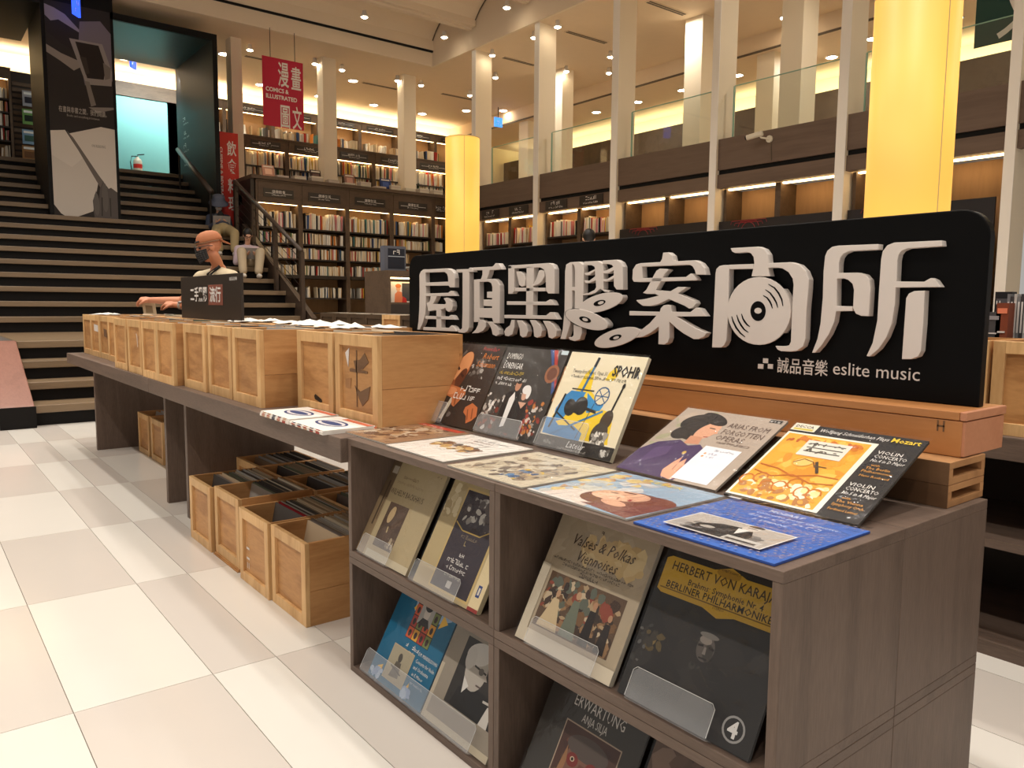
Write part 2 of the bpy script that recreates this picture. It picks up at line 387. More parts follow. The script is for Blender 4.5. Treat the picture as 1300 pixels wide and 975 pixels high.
area('cove_light', (3.0, 20.15, 6.2), 8, 70, (1, .84, .58), rot=(math.radians(150), 0, 0), sy=.12)
area('cove_light', (10.0, 20.35, 6.05), 9, 95, (1, .84, .56), rot=(math.radians(150), 0, 0), sy=.12)

# ---------------------------------------------------------------- ceiling: soffit round the void, vaulted void ceiling
ceil = sempty('ceiling')
ZS = 6.55; VX, VY = 9.87, 15.62
MB().box(-8, 19, VY, 21, ZS, ZS + .12).build('soffit', 'soffit_paint', ceil)
MB().box(VX + .06, 19, -5, VY, ZS, ZS + .12).build('soffit', 'soffit_paint', ceil)
MB().box(-8, VX + .06, VY - .06, VY, ZS, ZS + .30).build('soffit_edge', 'ceiling_paint', ceil)
MB().box(VX, VX + .06, -5, VY - .06, ZS, ZS + .66).build('soffit_edge', 'ceiling_paint', ceil)
MB().box(-8, VX, VY - .12, VY - .06, ZS + .34, ZS + .66).build('void_edge', 'ceiling_paint', ceil)
MB().box(13.8, 16.5, -5, 20.6, 6.2, 6.3).build('dropped_ceiling', 'soffit_paint', ceil)
MB().box(13.7, 13.8, -5, 20.6, 6.2, ZS).build('dropped_edge', 'soffit_paint', ceil)
MB().box(13.68, 13.70, -5, 20.6, 6.19, 6.23).build('edge_trim', 'vent_dark', ceil)
MB().box(-8, VX + .06, VY - .10, VY + .06, ZS + .30, ZS + .34).build('shadow_gap', 'gap_black', ceil)
beams = [14.0 - 1.9 * k for k in range(10)]
for y in beams:
    MB().box(-8, VX - .02, y - .16, y + .16, ZS + .42, ZS + .62).build('beam', 'ceiling_paint', ceil, bevel=.01)
    MB().box(-8, VX - .04, y - .05, y + .05, ZS + .38, ZS + .42).build('lamp_track', 'ceiling_paint', ceil)
for a0, a1 in [(VY - .12, beams[0] + .16)] + [(beams[k] - .16, beams[k + 1] + .16) for k in range(9)]:
    n = 10; pts = []
    for i in range(n + 1):
        t = i / n; pts.append((a0 + (a1 - a0) * t, ZS + .56 + .42 * math.sin(math.pi * t) ** .8))
    m = MB()
    for i in range(n):
        m.poly([(-8, pts[i][0], pts[i][1]), (VX, pts[i][0], pts[i][1]), (VX, pts[i + 1][0], pts[i + 1][1]), (-8, pts[i + 1][0], pts[i + 1][1])])
    o = m.build('vault', 'ceiling_paint', ceil, smooth=True)
    MB().poly([(VX - .005, p[0], p[1]) for p in pts] ).build('vault_end', 'ceiling_paint', ceil)
    MB().tube([(VX - .03, p[0], p[1] - .015) for p in pts], .012, 6).build('vault_trim', 'vent_dark', ceil)

# ---------------------------------------------------------------- columns
FX = 9.94
rc = []                                        # near edges of the right-hand columns along y
for k, (pa, pb, yy) in enumerate(((599.5, 604, 150), (678.4, 684, 150), (776.5, 784, 160), (903.5, 911.5, 140), (1061, 1072.5, 200), (1268, 1281, 300))):
    ya, yb = onx(pa, yy, FX).y, onx(pb, yy, FX).y
    rc.append((yb, ya))
    c = struct(bpy.data.objects.new('column', None)); COL.objects.link(c); c.location = (FX, yb, 0)
    MB((FX, yb, 0)).box(FX, FX + .42, yb, ya, 0, ZS).build('shaft', 'column_paint', c)
    MB((FX, yb, 0)).box(FX - .012, FX, yb - .004, ya + .004, 0, ZS).build('front_strip', 'fin_paint', c)
for pa, pb, yy in ((292, 308, 120), (408, 427, 120), (511, 528, 140)):
    a = ony(pa, yy, 16.45); b = ony(pb, yy, 16.45)
    c = struct(bpy.data.objects.new('column', None)); COL.objects.link(c); c.location = (a.x, 16.45, 3.3)
    MB((a.x, 16.45, 3.3)).box(a.x + .04, b.x, 16.45, 16.75, 3.3, ZS).build('shaft', 'column_paint', c)
for px, py, wd in ((889, 24, .34), (714, 90, .34), (1018, -20, .45), (990, 50, .9), (672, 139, .4)):
    p = onz(px, py, ZS)
    c = struct(bpy.data.objects.new('column', None)); COL.objects.link(c); c.location = (p.x, p.y, 3.3)
    MB((p.x, p.y, 3.3)).box(p.x - wd / 2, p.x + wd / 2, p.y - .2, p.y + .2, 3.3, ZS).build('shaft', 'column_paint', c)

# ---------------------------------------------------------------- right-hand side: raised floor, balcony, glass
MB().box(6.6, 16, -4, 15.4, 0, .45).build('raised_floor', 'floor_base', floor)
wr = sempty('wall_right')
MB().box(10.12, 18, -5, 21, 3.02, 3.25).build('balcony_slab', 'upper_stone', wr)
MB().box(15.8, 15.9, -6, 20.6, 3.25, 5.76).build('upper_wall', 'case_wood', wr)
MB().box(16.4, 16.5, -6, 20.6, 3.25, 6.6).build('cove_wall', 'cove_paint', wr)
area('cove_light', (16.05, 8.0, 5.72), .15, 170, (1, .86, .50), rot=(0, math.radians(-155), 0), sy=24)
bounds = [(15.4, rc[0][1])] + [(rc[k][0], rc[k + 1][1]) for k in range(5)] + [(rc[5][0], -1.0)]
for ya, yb in bounds:
    if ya - yb < .1: continue
    MB().box(9.98, 10.10, yb, ya, 3.26, 3.72).build('fascia', 'fascia_wood', wr)
    MB().box(10.02, 10.10, yb, ya, 3.19, 3.26).build('shadow_gap', 'gap_black', wr)
    MB().box(9.98, 10.10, yb, ya, 2.99, 3.19).build('lower_fascia', 'fascia_wood', wr)
    MB().box(10.1, 10.6, yb, ya, 3.19, 3.30).build('slab_edge', 'case_dark', wr)
for k, (ya, yb) in enumerate(bounds[1:]):
    y1 = ya - .10 if k else ya - .25
    g = thing('glass_balustrade', f'clear glass balustrade panel on the timber balcony, {WORDS[k]} from the small lantern', 'glass panel', (10.2, (y1 + yb) / 2, 3.25), group='balustrade panels along the right balcony')
    MB((10.2, (y1 + yb) / 2, 3.25)).box(10.192, 10.208, yb + .02, y1, 3.26, 4.52).build('pane', 'glass', g)
    MB((10.2, (y1 + yb) / 2, 3.25)).box(10.188, 10.212, y1, y1 + .015, 3.26, 4.52).build('pane_edge', 'glass_edge', g)
    MB((10.2, (y1 + yb) / 2, 3.25)).box(10.190, 10.210, yb + .02, y1, 4.52, 4.53).build('top_edge', 'glass_edge', g)

# ---------------------------------------------------------------- ceiling fittings
def downlight(px, py, z, r, kind, spot=False):
    p = onz(px, py, z)
    if p.x > 13.75 and z == ZS: z = 6.2; p = onz(px, py, z)
    if p.y > 20.3 or p.x > 15.7 or p.y < -4: return
    t = thing('track_spotlight' if spot else 'downlight', kind, 'ceiling light', (p.x, p.y, z), group='ceiling spotlights and downlights')
    if spot:
        MB().lathe([(r * .5, 0), (r * .55, -.05), (r, -.10), (r, -.12)], n=14).build('housing', 'rim_white', t, smooth=True)
        MB().lathe([(r * .8, -.125), (r * .5, -.14)], n=14).build('lens', 'lamp_lens', t)
    else:
        MB().lathe([(r, -.002), (r, -.02), (r * .82, -.02), (r * .82, -.002)], n=16).build('rim', 'rim_white', t)
        MB().lathe([(r * .78, -.012), (r * .4, -.018)], n=16).build('lens', 'lamp_lens', t)
for px, py in ((317, 56), (399.5, 74), (434, 82), (504.5, 96), (534.6, 102), (625, 63), (596.6, 115), (629, 92), (678, 40), (708, 26), (719, 84), (775, 65), (773, 86), (876, 30)):
    downlight(px, py, ZS, .075, 'small bright spotlight on the cream soffit beside a column', True)
for px, py in ((448, 102), (405, 121.6), (474.5, 132.8), (536, 144), (592, 140), (330.6, 107), (284, 68), (639, 140), (757, 142), (809.5, 129), (866.7, 114), (866, 141), (998, 21.5), (1214, 22.5), (1107.7, 48.6), (1056, 72), (937, 95), (814, 148), (158, 74)):
    downlight(px, py, ZS, .13, 'round recessed downlight in the cream soffit away from the columns')
for px, py in ((462.5, 13.6), (564, 40), (643.5, 1.6)):
    downlight(px, py, ZS + .38, .08, 'spotlight on the track under a vault beam', True)
for i, (a, b) in enumerate((((719, 39), (771, 54)), ((638, 72), (678, 83)), ((460, 104), (507, 112)), ((560, 118), (612, 126)), ((822, 1), (873, 17)), ((310, 70), (352, 78)), ((772, 124), (810, 134)))):
    p, q = onz(*a, ZS), onz(*b, ZS)
    t = thing('air_vent', 'narrow dark slot air vent in the cream soffit', 'air vent', ((p.x + q.x) / 2, p.y, ZS), group='slot vents in the soffit')
    hl = abs(q.x - p.x) / 2
    MB().box(-hl, hl, -.07, .07, -.012, .0).build('frame', 'soffit_paint', t)
    MB().box(-hl + .02, hl - .02, -.05, -.01, -.016, -.010).build('slot', 'vent_dark', t)
    MB().box(-hl + .02, hl - .02, .01, .05, -.016, -.010).build('slot', 'vent_dark', t)


# ================================================================ BOOKCASES AND BOOKS
WORDS = ['first', 'second', 'third', 'fourth', 'fifth', 'sixth', 'seventh', 'eighth', 'ninth', 'tenth']
def bookcase(label, loc, rz, w, d, z0, ztop, opening, shelves, plate=None, thick=.03, back='case_back', group=None, header=True, plain_top=True):
    """local x along the front, y to the back, z up from loc.z = z0"""
    t = thing('bookcase', label, 'bookcase', loc, rz, group)
    hh = ztop - z0
    for s in (0, 1):
        x = 0 if s == 0 else w - .045
        MB().box(x, x + .045, 0, d, 0, hh).build('side_panel', 'case_wood', t)
    MB().box(.045, w - .045, d - .02, d, 0, hh).build('back_panel', back, t)
    if header:
        hd = MB().box(.045, w - .045, -.012, .03, opening - z0, hh).build('header', 'case_wood', t)
        if plate:
            ph = min(.16, (hh - (opening - z0)) * .55); zc = (opening - z0 + hh) / 2 - .01
            pl = MB().box(w * .16, w * .84, -.024, -.012, zc - ph / 2, zc + ph / 2).build('name_plate', 'plate_dark', t)
            m = MB(); (add_text(m, plate[0], (w / 2, -.025, zc + .0), (1, 0, 0), (0, 0, 1), ph * .42, align='CENTER', lift=.002) if plate[0] else scribble(m, (w / 2 - .16, -.027, zc), (1, 0, 0), (0, 0, 1), .32, ph * .5, seed=int(w * 777)))
            scribble(m, (w / 2 - .15, -.027, zc - ph * .30), (1, 0, 0), (0, 0, 1), .30, ph * .22, seed=int(w * 999)); m.box(w * .2, w * .38, -.027, -.0245, zc - ph * .06, zc - ph * .02); m.box(w * .62, w * .8, -.027, -.0245, zc - ph * .06, zc - ph * .02)
            m.build('lettering', 'white_print', pl)
    MB().box(.05, w - .05, .035, .10, opening - z0 - .002, opening - z0 + .018).build('light_strip', 'shelf_strip', t)
    if plain_top: MB().box(-.0, w, -.03, d, hh, hh + .03).build('top_board', 'case_wood', t)
    for z in shelves:
        th = thick * (2.2 if isinstance(z, tuple) else 1); zz = z[0] if isinstance(z, tuple) else z
        MB().box(.045, w - .045, .01 if th == thick else -.04, d - .02, zz - z0 - th, zz - z0).build('shelf', 'case_dark', t)
    return t
# one shared book: two boards, rounded spine, page block set in
bk = MB()
bk.prism([(-.5, 1, 0), (-.5, .06, 0), (-.3, 0, 0), (.3, 0, 0), (.5, .06, 0), (.5, 1, 0), (.38, 1, 0), (.38, .10, 0), (-.38, .10, 0), (-.38, 1, 0)], (0, 0, 1), (1, 1, 1))
bk.box(-.38, .38, .10, .97, .015, .965, (1, 1, 1))
BOOK = bk.mesh('book', 'book')
PAL = [('white', (244, 238, 226)), ('cream', (238, 220, 188)), ('ivory', (232, 224, 208)), ('tan', (186, 156, 116)), ('red', (176, 52, 40)), ('orange', (206, 126, 56)), ('yellow', (214, 180, 70)),
       ('blue', (58, 84, 130)), ('teal', (70, 122, 120)), ('green', (84, 112, 72)), ('grey', (128, 124, 120)), ('black', (38, 34, 34)), ('pink', (212, 138, 140)), ('brown', (104, 74, 52))]
WTS = [22, 20, 14, 7, 4, 3, 2, 3, 2, 2, 5, 6, 3, 3]
WTS_RED = [26, 20, 8, 4, 12, 5, 2, 1, 1, 1, 3, 3, 10, 2]
BOOKS = []           # (size on screen, matrix, colour, label, group)
def bookrow(base, rz, x0, x1, z, hmin, hmax, where, group, depth=.17, y=.05, wts=WTS, tmin=.014, tmax=.04, fill=1.0):
    R = Matrix.Translation(Vector(base)) @ Matrix.Rotation(rz, 4, 'Z')
    x = x0 + .01; hrun = random.uniform(hmin, hmax)
    while x < x1 - .02:
        t = random.uniform(tmin, tmax)
        if x + t > x1: break
        if random.random() > fill: x += t * 2.5; continue
        if random.random() < .25: hrun = random.uniform(hmin, hmax)
        h = min(hmax, hrun * random.uniform(.95, 1.03))
        name, rgb = random.choices(PAL, wts)[0]
        j = random.uniform(.9, 1.08); c = tuple(min(1, v * j) for v in lin(*rgb))
        lean = math.radians(random.choice((0, 0, 0, 0, 0, 0, 4, -4)))
        M = R @ Matrix.Translation((x + t / 2, y + random.uniform(0, .02), z - base[2])) @ Matrix.Rotation(lean, 4, 'Y') @ Matrix.Diagonal((t * .96, depth, h, 1))
        p = R @ Vector((x, y, 0)); v = Vector((p.x, p.y, z + h * .6)) - CAM; wd_ = v.dot(_fw); sx, sy = 650 + F * v.dot(_r) / wd_, 487.5 - F * v.dot(_u) / wd_
        if (sx > 519 and sy > 322 - .083 * (sx - 534)) or sy > 402 or sx < -12 or (562 < sx < 611 and sy > 182): x += t + .0008; continue      # wholly out of sight
        dist = (Vector((p.x, p.y, z)) - CAM).length
        BOOKS.append((t * h / dist ** 2, M, c, f'{name} book standing {where}', group))
        x += t + .0008

PL = [('健康飲食',), ('健康生活',), ('健康生活',), ('健康生活',), ('',)]
YB = 15.0
bx = [ony(p, 300, YB).x for p in (326, 382, 441.5, 497.5, 550)] + [9.97]
zs = [ony(440, y, YB).z for y in (294, 312.7, 331, 351, 378.5)]
shl = [zs[0], zs[1], zs[2], (zs[3],), zs[4]] + [zs[4] - .3 * k for k in (1, 2, 3)]
for i in range(5):
    w = bx[i + 1] - bx[i]
    opening = ony(355, 258.5, YB).z
    bookcase(f'tall lit bookcase under the mezzanine ledge, {WORDS[i]} from the stair rail', (bx[i], YB, 0), 0, w, .44, 0, 3.52, opening, shl, PL[i], group='lower bookcases beside the staircase')
    for k, z in enumerate([zs[0], zs[1], zs[2], zs[3], zs[4]]):
        hm = (.27, .33) if k == 0 else (.19, .225)
        bookrow((bx[i], YB, 0), 0, .055, w - .055, z, *hm, f'on the {WORDS[k]} shelf of the {WORDS[i]} bookcase from the stair rail', 'books in the lower bookcases', fill=1 if k < 4 else .8)
MB().box(5.43, 10, 14.94, 16.4, 3.555, 3.62).build('ledge_top', 'case_wood', wb)
MB().box(5.43, 5.5, 15.0, 16.4, 0, 3.55).build('ledge_side', 'case_dark', wb)

# middle tier on the mezzanine
YM = 17.2
mx = [ony(p, 200, YM).x for p in (309, 364.6, 423, 474.5, 524, 575)]
mt = ony(311, 172, YM).z; mo = ony(335, 190, YM).z; mz = [ony(338, 211, YM).z, ony(338, 228, YM).z]
MP = [('',)] * 5
for i in range(5):
    w = mx[i + 1] - mx[i]
    bookcase(f'low lit mezzanine bookcase behind the column row, {WORDS[i]} from the red banner', (mx[i], YM, 3.3), 0, w, .40, 3.3, mt, mo, [mz[0], mz[1]], MP[i], group='middle bookcases on the mezzanine')
    for k, z in enumerate(mz):
        bookrow((mx[i], YM, 3.3), 0, .055, w - .055, z, .26, .33, f'on the {("upper", "lower")[k]} shelf of the {WORDS[i]} mezzanine bookcase from the red banner', 'books in the mezzanine bookcases', depth=.2)
    bookrow((mx[i], YM, 3.3), 0, .03, w - .03, mt + .032, .16, .24, f'on top of the {WORDS[i]} mezzanine bookcase from the red banner', 'books on top of the mezzanine bookcases', depth=.18, fill=.7, tmin=.03, tmax=.09, y=.08)
# back tier against the lit wall
YT = 19.8
tzt = ony(310, 132, YT).z; to = ony(310, 141, YT).z - .02; ts = [to - .55, to - .95]
tx = [5.35 + 1.22 * k for k in range(8)]
for i in range(7):
    bookcase(f'back wall bookcase below the glowing cove, {WORDS[i]} from the black portal', (tx[i], YT, 3.3), 0, 1.22, .38, 3.3, tzt, to, ts, ('',), group='bookcases along the back wall')
    for k, z in enumerate(ts):
        bookrow((tx[i], YT, 3.3), 0, .055, 1.16, z, .2, .28, f'in the {WORDS[i]} back wall bookcase from the black portal', 'books in the back wall bookcases', fill=.45 if k == 0 else .9)
# books on show and piles lying on the ledge
for i, (a, b, py, pt, rgb, lab) in enumerate(((334, 349, 222, 208, (206, 150, 126), 'upright display book with a pinkish cover'), (395, 408.5, 231, 214.5, (70, 50, 44), 'upright display book with a dark brown cover'), (438.5, 451, 236, 220, (150, 110, 96), 'upright display book with a dusty rose cover'), (484, 497, 241, 225.5, (44, 60, 110), 'upright display book with a navy cover'))):
    p, q = ony(a, py, 15.12), ony(b, py, 15.12); h = ony(a, pt, 15.12).z - 3.62
    t = thing('display_book', lab + ' on the mezzanine ledge', 'book', (p.x, 15.12, 3.622), group='books on show on the ledge')
    T = Matrix.Rotation(math.radians(-12), 4, 'X'); wd = q.x - p.x
    MB().box(0, wd, 0, .03, .0, h, lin(*rgb), M=T).box(wd * .2, wd * .8, -.002, 0, h * .25, h * .7, lin(*[min(255, c * 1.25 + 20) for c in rgb]), M=T).box(wd * .1, wd * .9, -.002, 0, h * .82, h * .92, lin(230, 220, 205), M=T).build('cover', 'attr', t)
    MB().box(.005, wd - .005, .004, .026, h, h + .002, M=T).build('page_block', 'pages', t)
for i in range(12):
    x = bx[0] + .45 + i * .36
    if x > 9.7: break
    t = thing('book_pile', f'pale paperbacks piled flat on the mezzanine ledge, {WORDS[i] if i < 10 else "outermost"} from the stair rail', 'books', (x, 15.05, 3.622))
    for k in range(random.choice((2, 3, 4))):
        MB().box(0, .24, 0, .19, k * .028, k * .028 + .026, lin(*random.choice(((220, 210, 190), (190, 176, 160), (206, 190, 176))))).build('book', 'attr', t)

# right-hand bookcases under the balcony: two bays between each pair of columns
rb = []
for ya, yb in bounds[1:6]:
    s = (ya - yb - .06) / 2
    rb += [(ya - .03, s), (ya - .03 - s, s)]
z1 = onx(711, 298.6, 10).z
for i, (y, w) in enumerate(rb):
    full = i < 4
    sh = [z1, z1 - .36, z1 - .72, z1 - 1.08] if full else [1.25]
    if i in (0, 1): sh = [z1 - .06, z1 - .42, z1 - .78]
    bookcase(f'{"filled" if full else "empty"} lit bay under the balcony, {WORDS[i]} from the small lantern', (10.12, y, .45), -math.pi / 2, w, .42, .45, 2.985, 2.97, sh, None, group='bookcase bays under the balcony', header=False, plain_top=False)
    if full:
        pl = thing('category_plate', f'dark category plate above the {WORDS[i]} bookcase bay from the small lantern', 'sign', (9.975, y - w * .5, 3.09), group='category plates on the balcony edge')
        MB().box(-.012, 0, -w * .32, w * .32, -.085, .085).build('plate', 'plate_dark', pl)
        m = MB(); scribble(m, (-.014, .14, .005), (0, -1, 0), (0, 0, 1), .28, .09, seed=i); scribble(m, (-.014, .20, -.06), (0, -1, 0), (0, 0, 1), .40, .05, seed=i + 5)
        m.build('lettering', 'white_print', pl)
        for k, z in enumerate(sh):
            bookrow((10.12, y, .45), -math.pi / 2, .06, w - .06, z, .25, .34, f'on the {WORDS[k]} shelf of the {WORDS[i]} balcony bay from the small lantern', 'books in the bays under the balcony', depth=.2, wts=WTS_RED, fill=.97)
    else:
        # peg-hole strips on the side panels
        pass

# far-left bookcase on the upper floor
YL = 19.0
l0, l1, l2 = ony(-60, 200, YL).x, ony(19, 200, YL).x, ony(49, 200, YL).x
lt = ony(10, 88, YL).z; lo = ony(10, 100, YL).z
lz = [ony(10, y, YL).z for y in (125, 142, 160, 178, 201, 221)]
bookcase('dark bookcase full of pale books on the upper floor left of the poster pillar', (l0, YL, 3.915), 0, l1 - l0, .4, 3.915, lt, lo, lz[:-1], None)
for k, z in enumerate(lz[:-1]):
    bookrow((l0, YL, 3.915), 0, .06, l1 - l0 - .06, z, .2, .27, 'in the upper floor bookcase left of the poster pillar', 'books in the upper floor bookcase')
rk = thing('display_rack', 'slatted dark display rack with face-out books beside the poster pillar', 'rack', (l1, YL, 3.915))
rw = l2 - l1 + .25
MB().box(0, rw, .08, .12, 0, lt - 3.915).build('back_panel', 'case_dark', rk)
for k in range(int((lt - 3.915 - .2) / .115)):
    MB().box(.02, rw - .02, .055, .08, .12 + k * .115, .19 + k * .115).build('slat', 'case_wood', rk)
for i, (ya_, yb_, rgb, rgb2, lab) in enumerate(((117, 134, (150, 150, 156), (40, 40, 50), 'grey patterned book'), (140, 157, (110, 150, 84), (30, 40, 30), 'green and black book'), (166, 182, (120, 150, 176), (60, 90, 80), 'blue landscape book'), (186, 203, (150, 110, 70), (110, 76, 50), 'brown book'))):
    p = ony(29, yb_, 18.98); q = ony(46, ya_, 18.98)
    t = thing('display_book', lab + ' shown face out on the slatted rack', 'book', (p.x, 18.98, p.z), group='face-out books on the rack')
    wd, hh = q.x - p.x, q.z - p.z
    MB().box(0, wd, -.0, .03, 0, hh, lin(*rgb)).box(wd * .15, wd * .85, -.004, 0, hh * .2, hh * .6, lin(*rgb2)).box(wd * .1, wd * .9, -.004, 0, hh * .75, hh * .9, lin(220, 220, 215)).build('cover', 'attr', t)

# place the books: the ones that show largest are things of their own, the rest one mass
BOOKS.sort(key=lambda b: -b[0])
for s, M, c, lab, grp in BOOKS[:300]:
    o = bpy.data.objects.new('book', BOOK); COL.objects.link(o); o.matrix_world = M; o.color = (*c, 1); tag(o, lab, 'book', grp)
rest = MB(); bv = [v.co for v in BOOK.vertices]; bf = [tuple(p.vertices) for p in BOOK.polygons]
for s, M, c, lab, grp in BOOKS[300:]:
    n = len(rest.v); rest.v += [M @ v for v in bv]
    for f in bf: rest.f.append(tuple(n + i for i in f)); rest.c.append(c)
if rest.v:
    o = rest.build('shelved_books', 'attr'); o['kind'] = 'stuff'; tag(o, 'many more small books filling the far bookcase shelves', 'books')

# ================================================================ RECORD TABLES, CRATES, SIGN
ZT = .772
# ---------------------------------------------------------------- stacked display boxes (open fronts)
def display_box(label, x0, x1, y0, y1, z0, z1, front):
    o = (x0, y0, z0); t = thing('display_box', label, 'display box', o, group='stained oak display boxes of the record island')
    g = .0007; a = .021
    x0 += g; x1 -= g; y0 += g; y1 -= g; z1 -= g
    MB(o).box(x0, x1, y0, y1, z1 - a, z1).build('top_panel', 'shelf_wood_y', t, bevel=.0015)
    MB(o).box(x0, x1, y0, y1, z0, z0 + a).build('bottom_panel', 'shelf_wood_y', t, bevel=.0015)
    MB(o).box(x0, x1, y0, y0 + a, z0 + a, z1 - a).build('side_panel', 'shelf_wood', t, bevel=.0015)
    MB(o).box(x0, x1, y1 - a, y1, z0 + a, z1 - a).build('side_panel', 'shelf_wood', t, bevel=.0015)
    bx0 = x1 - .012 if front < 0 else x0
    MB(o).box(bx0, bx0 + .012, y0 + a, y1 - a, z0 + a, z1 - a).build('back_panel', 'shelf_wood', t)
YS = (.69, 1.473, 2.256); XS = (1.108, 1.523, 1.915); ZZ = (0, .386, .772)
side = {(0, 0): 'open to the aisle at the bare end', (0, 1): 'open to the aisle next to the floor crates', (1, 0): 'open to the rear at the bare end', (1, 1): 'open to the rear next to the long table'}
for i in range(2):
    for j in range(2):
        for k in range(2):
            display_box(f'{("lower", "upper")[k]} grey-brown oak display box {side[(i, j)]}', XS[i], XS[i + 1], YS[j], YS[j + 1], ZZ[k], ZZ[k + 1], -1 if i == 0 else 1)

# ---------------------------------------------------------------- long tables
def table(label, x0, x1, y0, y1, legs, lx0, lx1, shelf=None):
    o = (x0, y0, 0); t = thing('record_table', label, 'table', o)
    MB(o).box(x0, x1, y0, y1, ZT - .08, ZT).build('table_top', 'shelf_wood_y', t, bevel=.003)
    for y in legs:
        MB(o).box(lx0, lx1, y - .02, y + .02, 0, ZT - .08).build('leg_panel', 'shelf_wood', t, bevel=.002)
    if shelf: MB(o).box(lx0, lx1, y0 + .02, y1 - .02, shelf - .03, shelf).build('shelf', 'shelf_wood_y', t)
    return t
table('long stained oak table joining the record island, floor crates beneath it', 1.085, 1.975, 2.258, 4.668, (2.30, 4.45), 1.215, 1.83)
table('stained oak table nearest the stairs carrying the row of pine crates', 1.085, 1.975, 4.672, 7.33, (4.87, 6.97), 1.215, 1.83)
t2 = table('dark shelved table behind the sign board carrying pine crates', 2.90, 3.60, -1.2, 1.9, (-1.17, 1.87), 2.915, 3.585, shelf=.41)
MB((2.90, -1.2, 0)).box(3.56, 3.58, -1.15, 1.85, 0, ZT - .08).build('back_panel', 'case_dark', t2); MB((2.90, -1.2, 0)).box(2.915, 3.56, -1.15, 1.85, 0, .05).build('bottom_board', 'shelf_wood_y', t2)
table('far table of dark crates in front of the bookcases', 3.65, 4.35, 4.9, 8.3, (5.0, 8.2), 3.70, 4.30)

# ---------------------------------------------------------------- record crates
CW, CD, CH = .332, .35, .318
def make_crate(mats):
    fr, pn, sd = mats
    t = thing('record_crate', 'crate', 'crate')
    f = .038; MB().box(0, .018, 0, f, 0, CH).build('stile', fr, t, bevel=.0015)
    MB().box(0, .018, CW - f, CW, 0, CH).build('stile', fr, t, bevel=.0015)
    MB().box(0, .018, f, CW - f, CH - .042, CH).build('rail', fr, t, bevel=.0015)
    MB().box(0, .018, f, CW - f, 0, .042).build('rail', fr, t, bevel=.0015)
    MB().box(.012, .022, f - .004, CW - f + .004, .04, CH - .04).build('front_panel', pn, t)
    for y in (0, CW - .014):
        MB().box(.018, CD - .014, y, y + .014, 0, CH * .42).build('side_board', sd, t, bevel=.001)
        MB().box(.018, CD - .014, y, y + .014, CH * .42 + .001, CH).build('side_board', sd, t, bevel=.001)
    MB().box(CD - .014, CD, 0, CW, 0, CH).build('back_panel', pn, t)
    MB().box(.02, CD - .014, .014, CW - .014, .004, .014).build('bottom_panel', sd, t)
    return t
CT = {'pine': make_crate(('pine', 'pine_h', 'pine_x')), 'dark': make_crate(('dark_crate', 'dark_crate', 'dark_crate'))}
CTR = {k: tree(v) for k, v in CT.items()}; used = set()
def crate(kind, x, y, z, label, group, sy=1.0, rz=0, s=1.0):
    if kind in used: c = copytree(CT[kind], CTR[kind])
    else: c = CT[kind]; used.add(kind)
    c.location = (x, y, z); c.rotation_euler = (0, 0, rz); c.scale = (s, sy * s, s); tag(c, label, 'crate', group)
    return c
# one record sleeve filed upright: card sleeve, vinyl disc edge showing, thin film over it
def record_mesh():
    m = MB(); L = .308
    m.box(-.0022, -.0010, -L / 2, L / 2, 0, L); m.box(.0010, .0022, -L / 2, L / 2, 0, L); m.box(-.0010, .0010, -L / 2, -L / 2 + .002, 0, L)
    pts = [(-.0008, .146 * math.cos(a), .152 + .146 * math.sin(a)) for a in [math.pi * 2 * k / 14 for k in range(14)]]
    m.prism(pts, (.0016, 0, 0))
    return m.mesh('filed_record', 'book')
REC = record_mesh()
RCOL = [('grey', (176, 168, 160)), ('dark', (110, 98, 90)), ('brown', (160, 134, 108)), ('cream', (226, 212, 188)), ('black', (76, 70, 66)), ('tan', (176, 154, 126)), ('silver', (186, 180, 174)), ('green', (104, 108, 88))]
def fill_crate(x, y, z, n, x0, x1, where, group, lean0=5, lean1=11, special=None, drop=0):
    cy = y + CW / 2
    for k in range(n):
        t = k / max(1, n - 1); nm, rgb = random.choice(RCOL)
        if special and k == special[0]: nm, rgb = special[1:]
        o = bpy.data.objects.new('filed_record', REC); COL.objects.link(o)
        o.location = (x + x0 + (x1 - x0) * t + random.uniform(-.001, .001), cy + random.uniform(-.004, .004), z + .016 - drop)
        o.rotation_euler = (0, math.radians(lean0 + (lean1 - lean0) * (1 - t) + random.uniform(-1, 1)), 0)
        j = random.uniform(.8, 1.2); o.color = (*[min(1, c * j) for c in lin(*rgb)], 1)
        o.scale = (1, 1, random.uniform(.97, 1.0))
        tag(o, f'{nm} record sleeve filed {where}', 'record', group)

# crates standing on the floor under the long table
fl = [(2.655, 'nearest the display boxes'), (2.998, 'with white scrawl'), (3.402, 'raised on a thin board'), (3.755, 'nearest the table leg')]
for k, (y, lab) in enumerate(fl):
    x = (1.128, 1.118, 1.14, 1.125)[k]; z = .012 if k == 2 else 0
    crate('pine', x, y, z, f'open pine record crate on the floor, {lab}', 'front row of floor crates', sy=1.0 if k != 1 else 1.0)
    fill_crate(x, y, z, (24, 24, 22, 20)[k], (.09, .10, .12, .07)[k], .318, f'in the floor crate {lab}', 'records in the floor crates', special=(2, 'red', (150, 26, 34)) if k == 1 else None)
    if k > 0 or True:
        yy = y + (.0, .005, .0, .01)[k]
        crate('pine', x + .356, yy, 0, f'open pine record crate behind the floor crate {lab}', 'rear row of floor crates')
        fill_crate(x + .356, yy, 0, 14, .05, .31, f'in the crate behind the floor crate {lab}', 'records in the rear floor crates')
crate('pine', 1.483, 4.10, 0, 'open pine record crate deep under the table beside the leg panel', 'rear row of floor crates')
fill_crate(1.483, 4.10, 0, 12, .05, .31, 'in the crate deep under the table beside the leg panel', 'records in the rear floor crates')
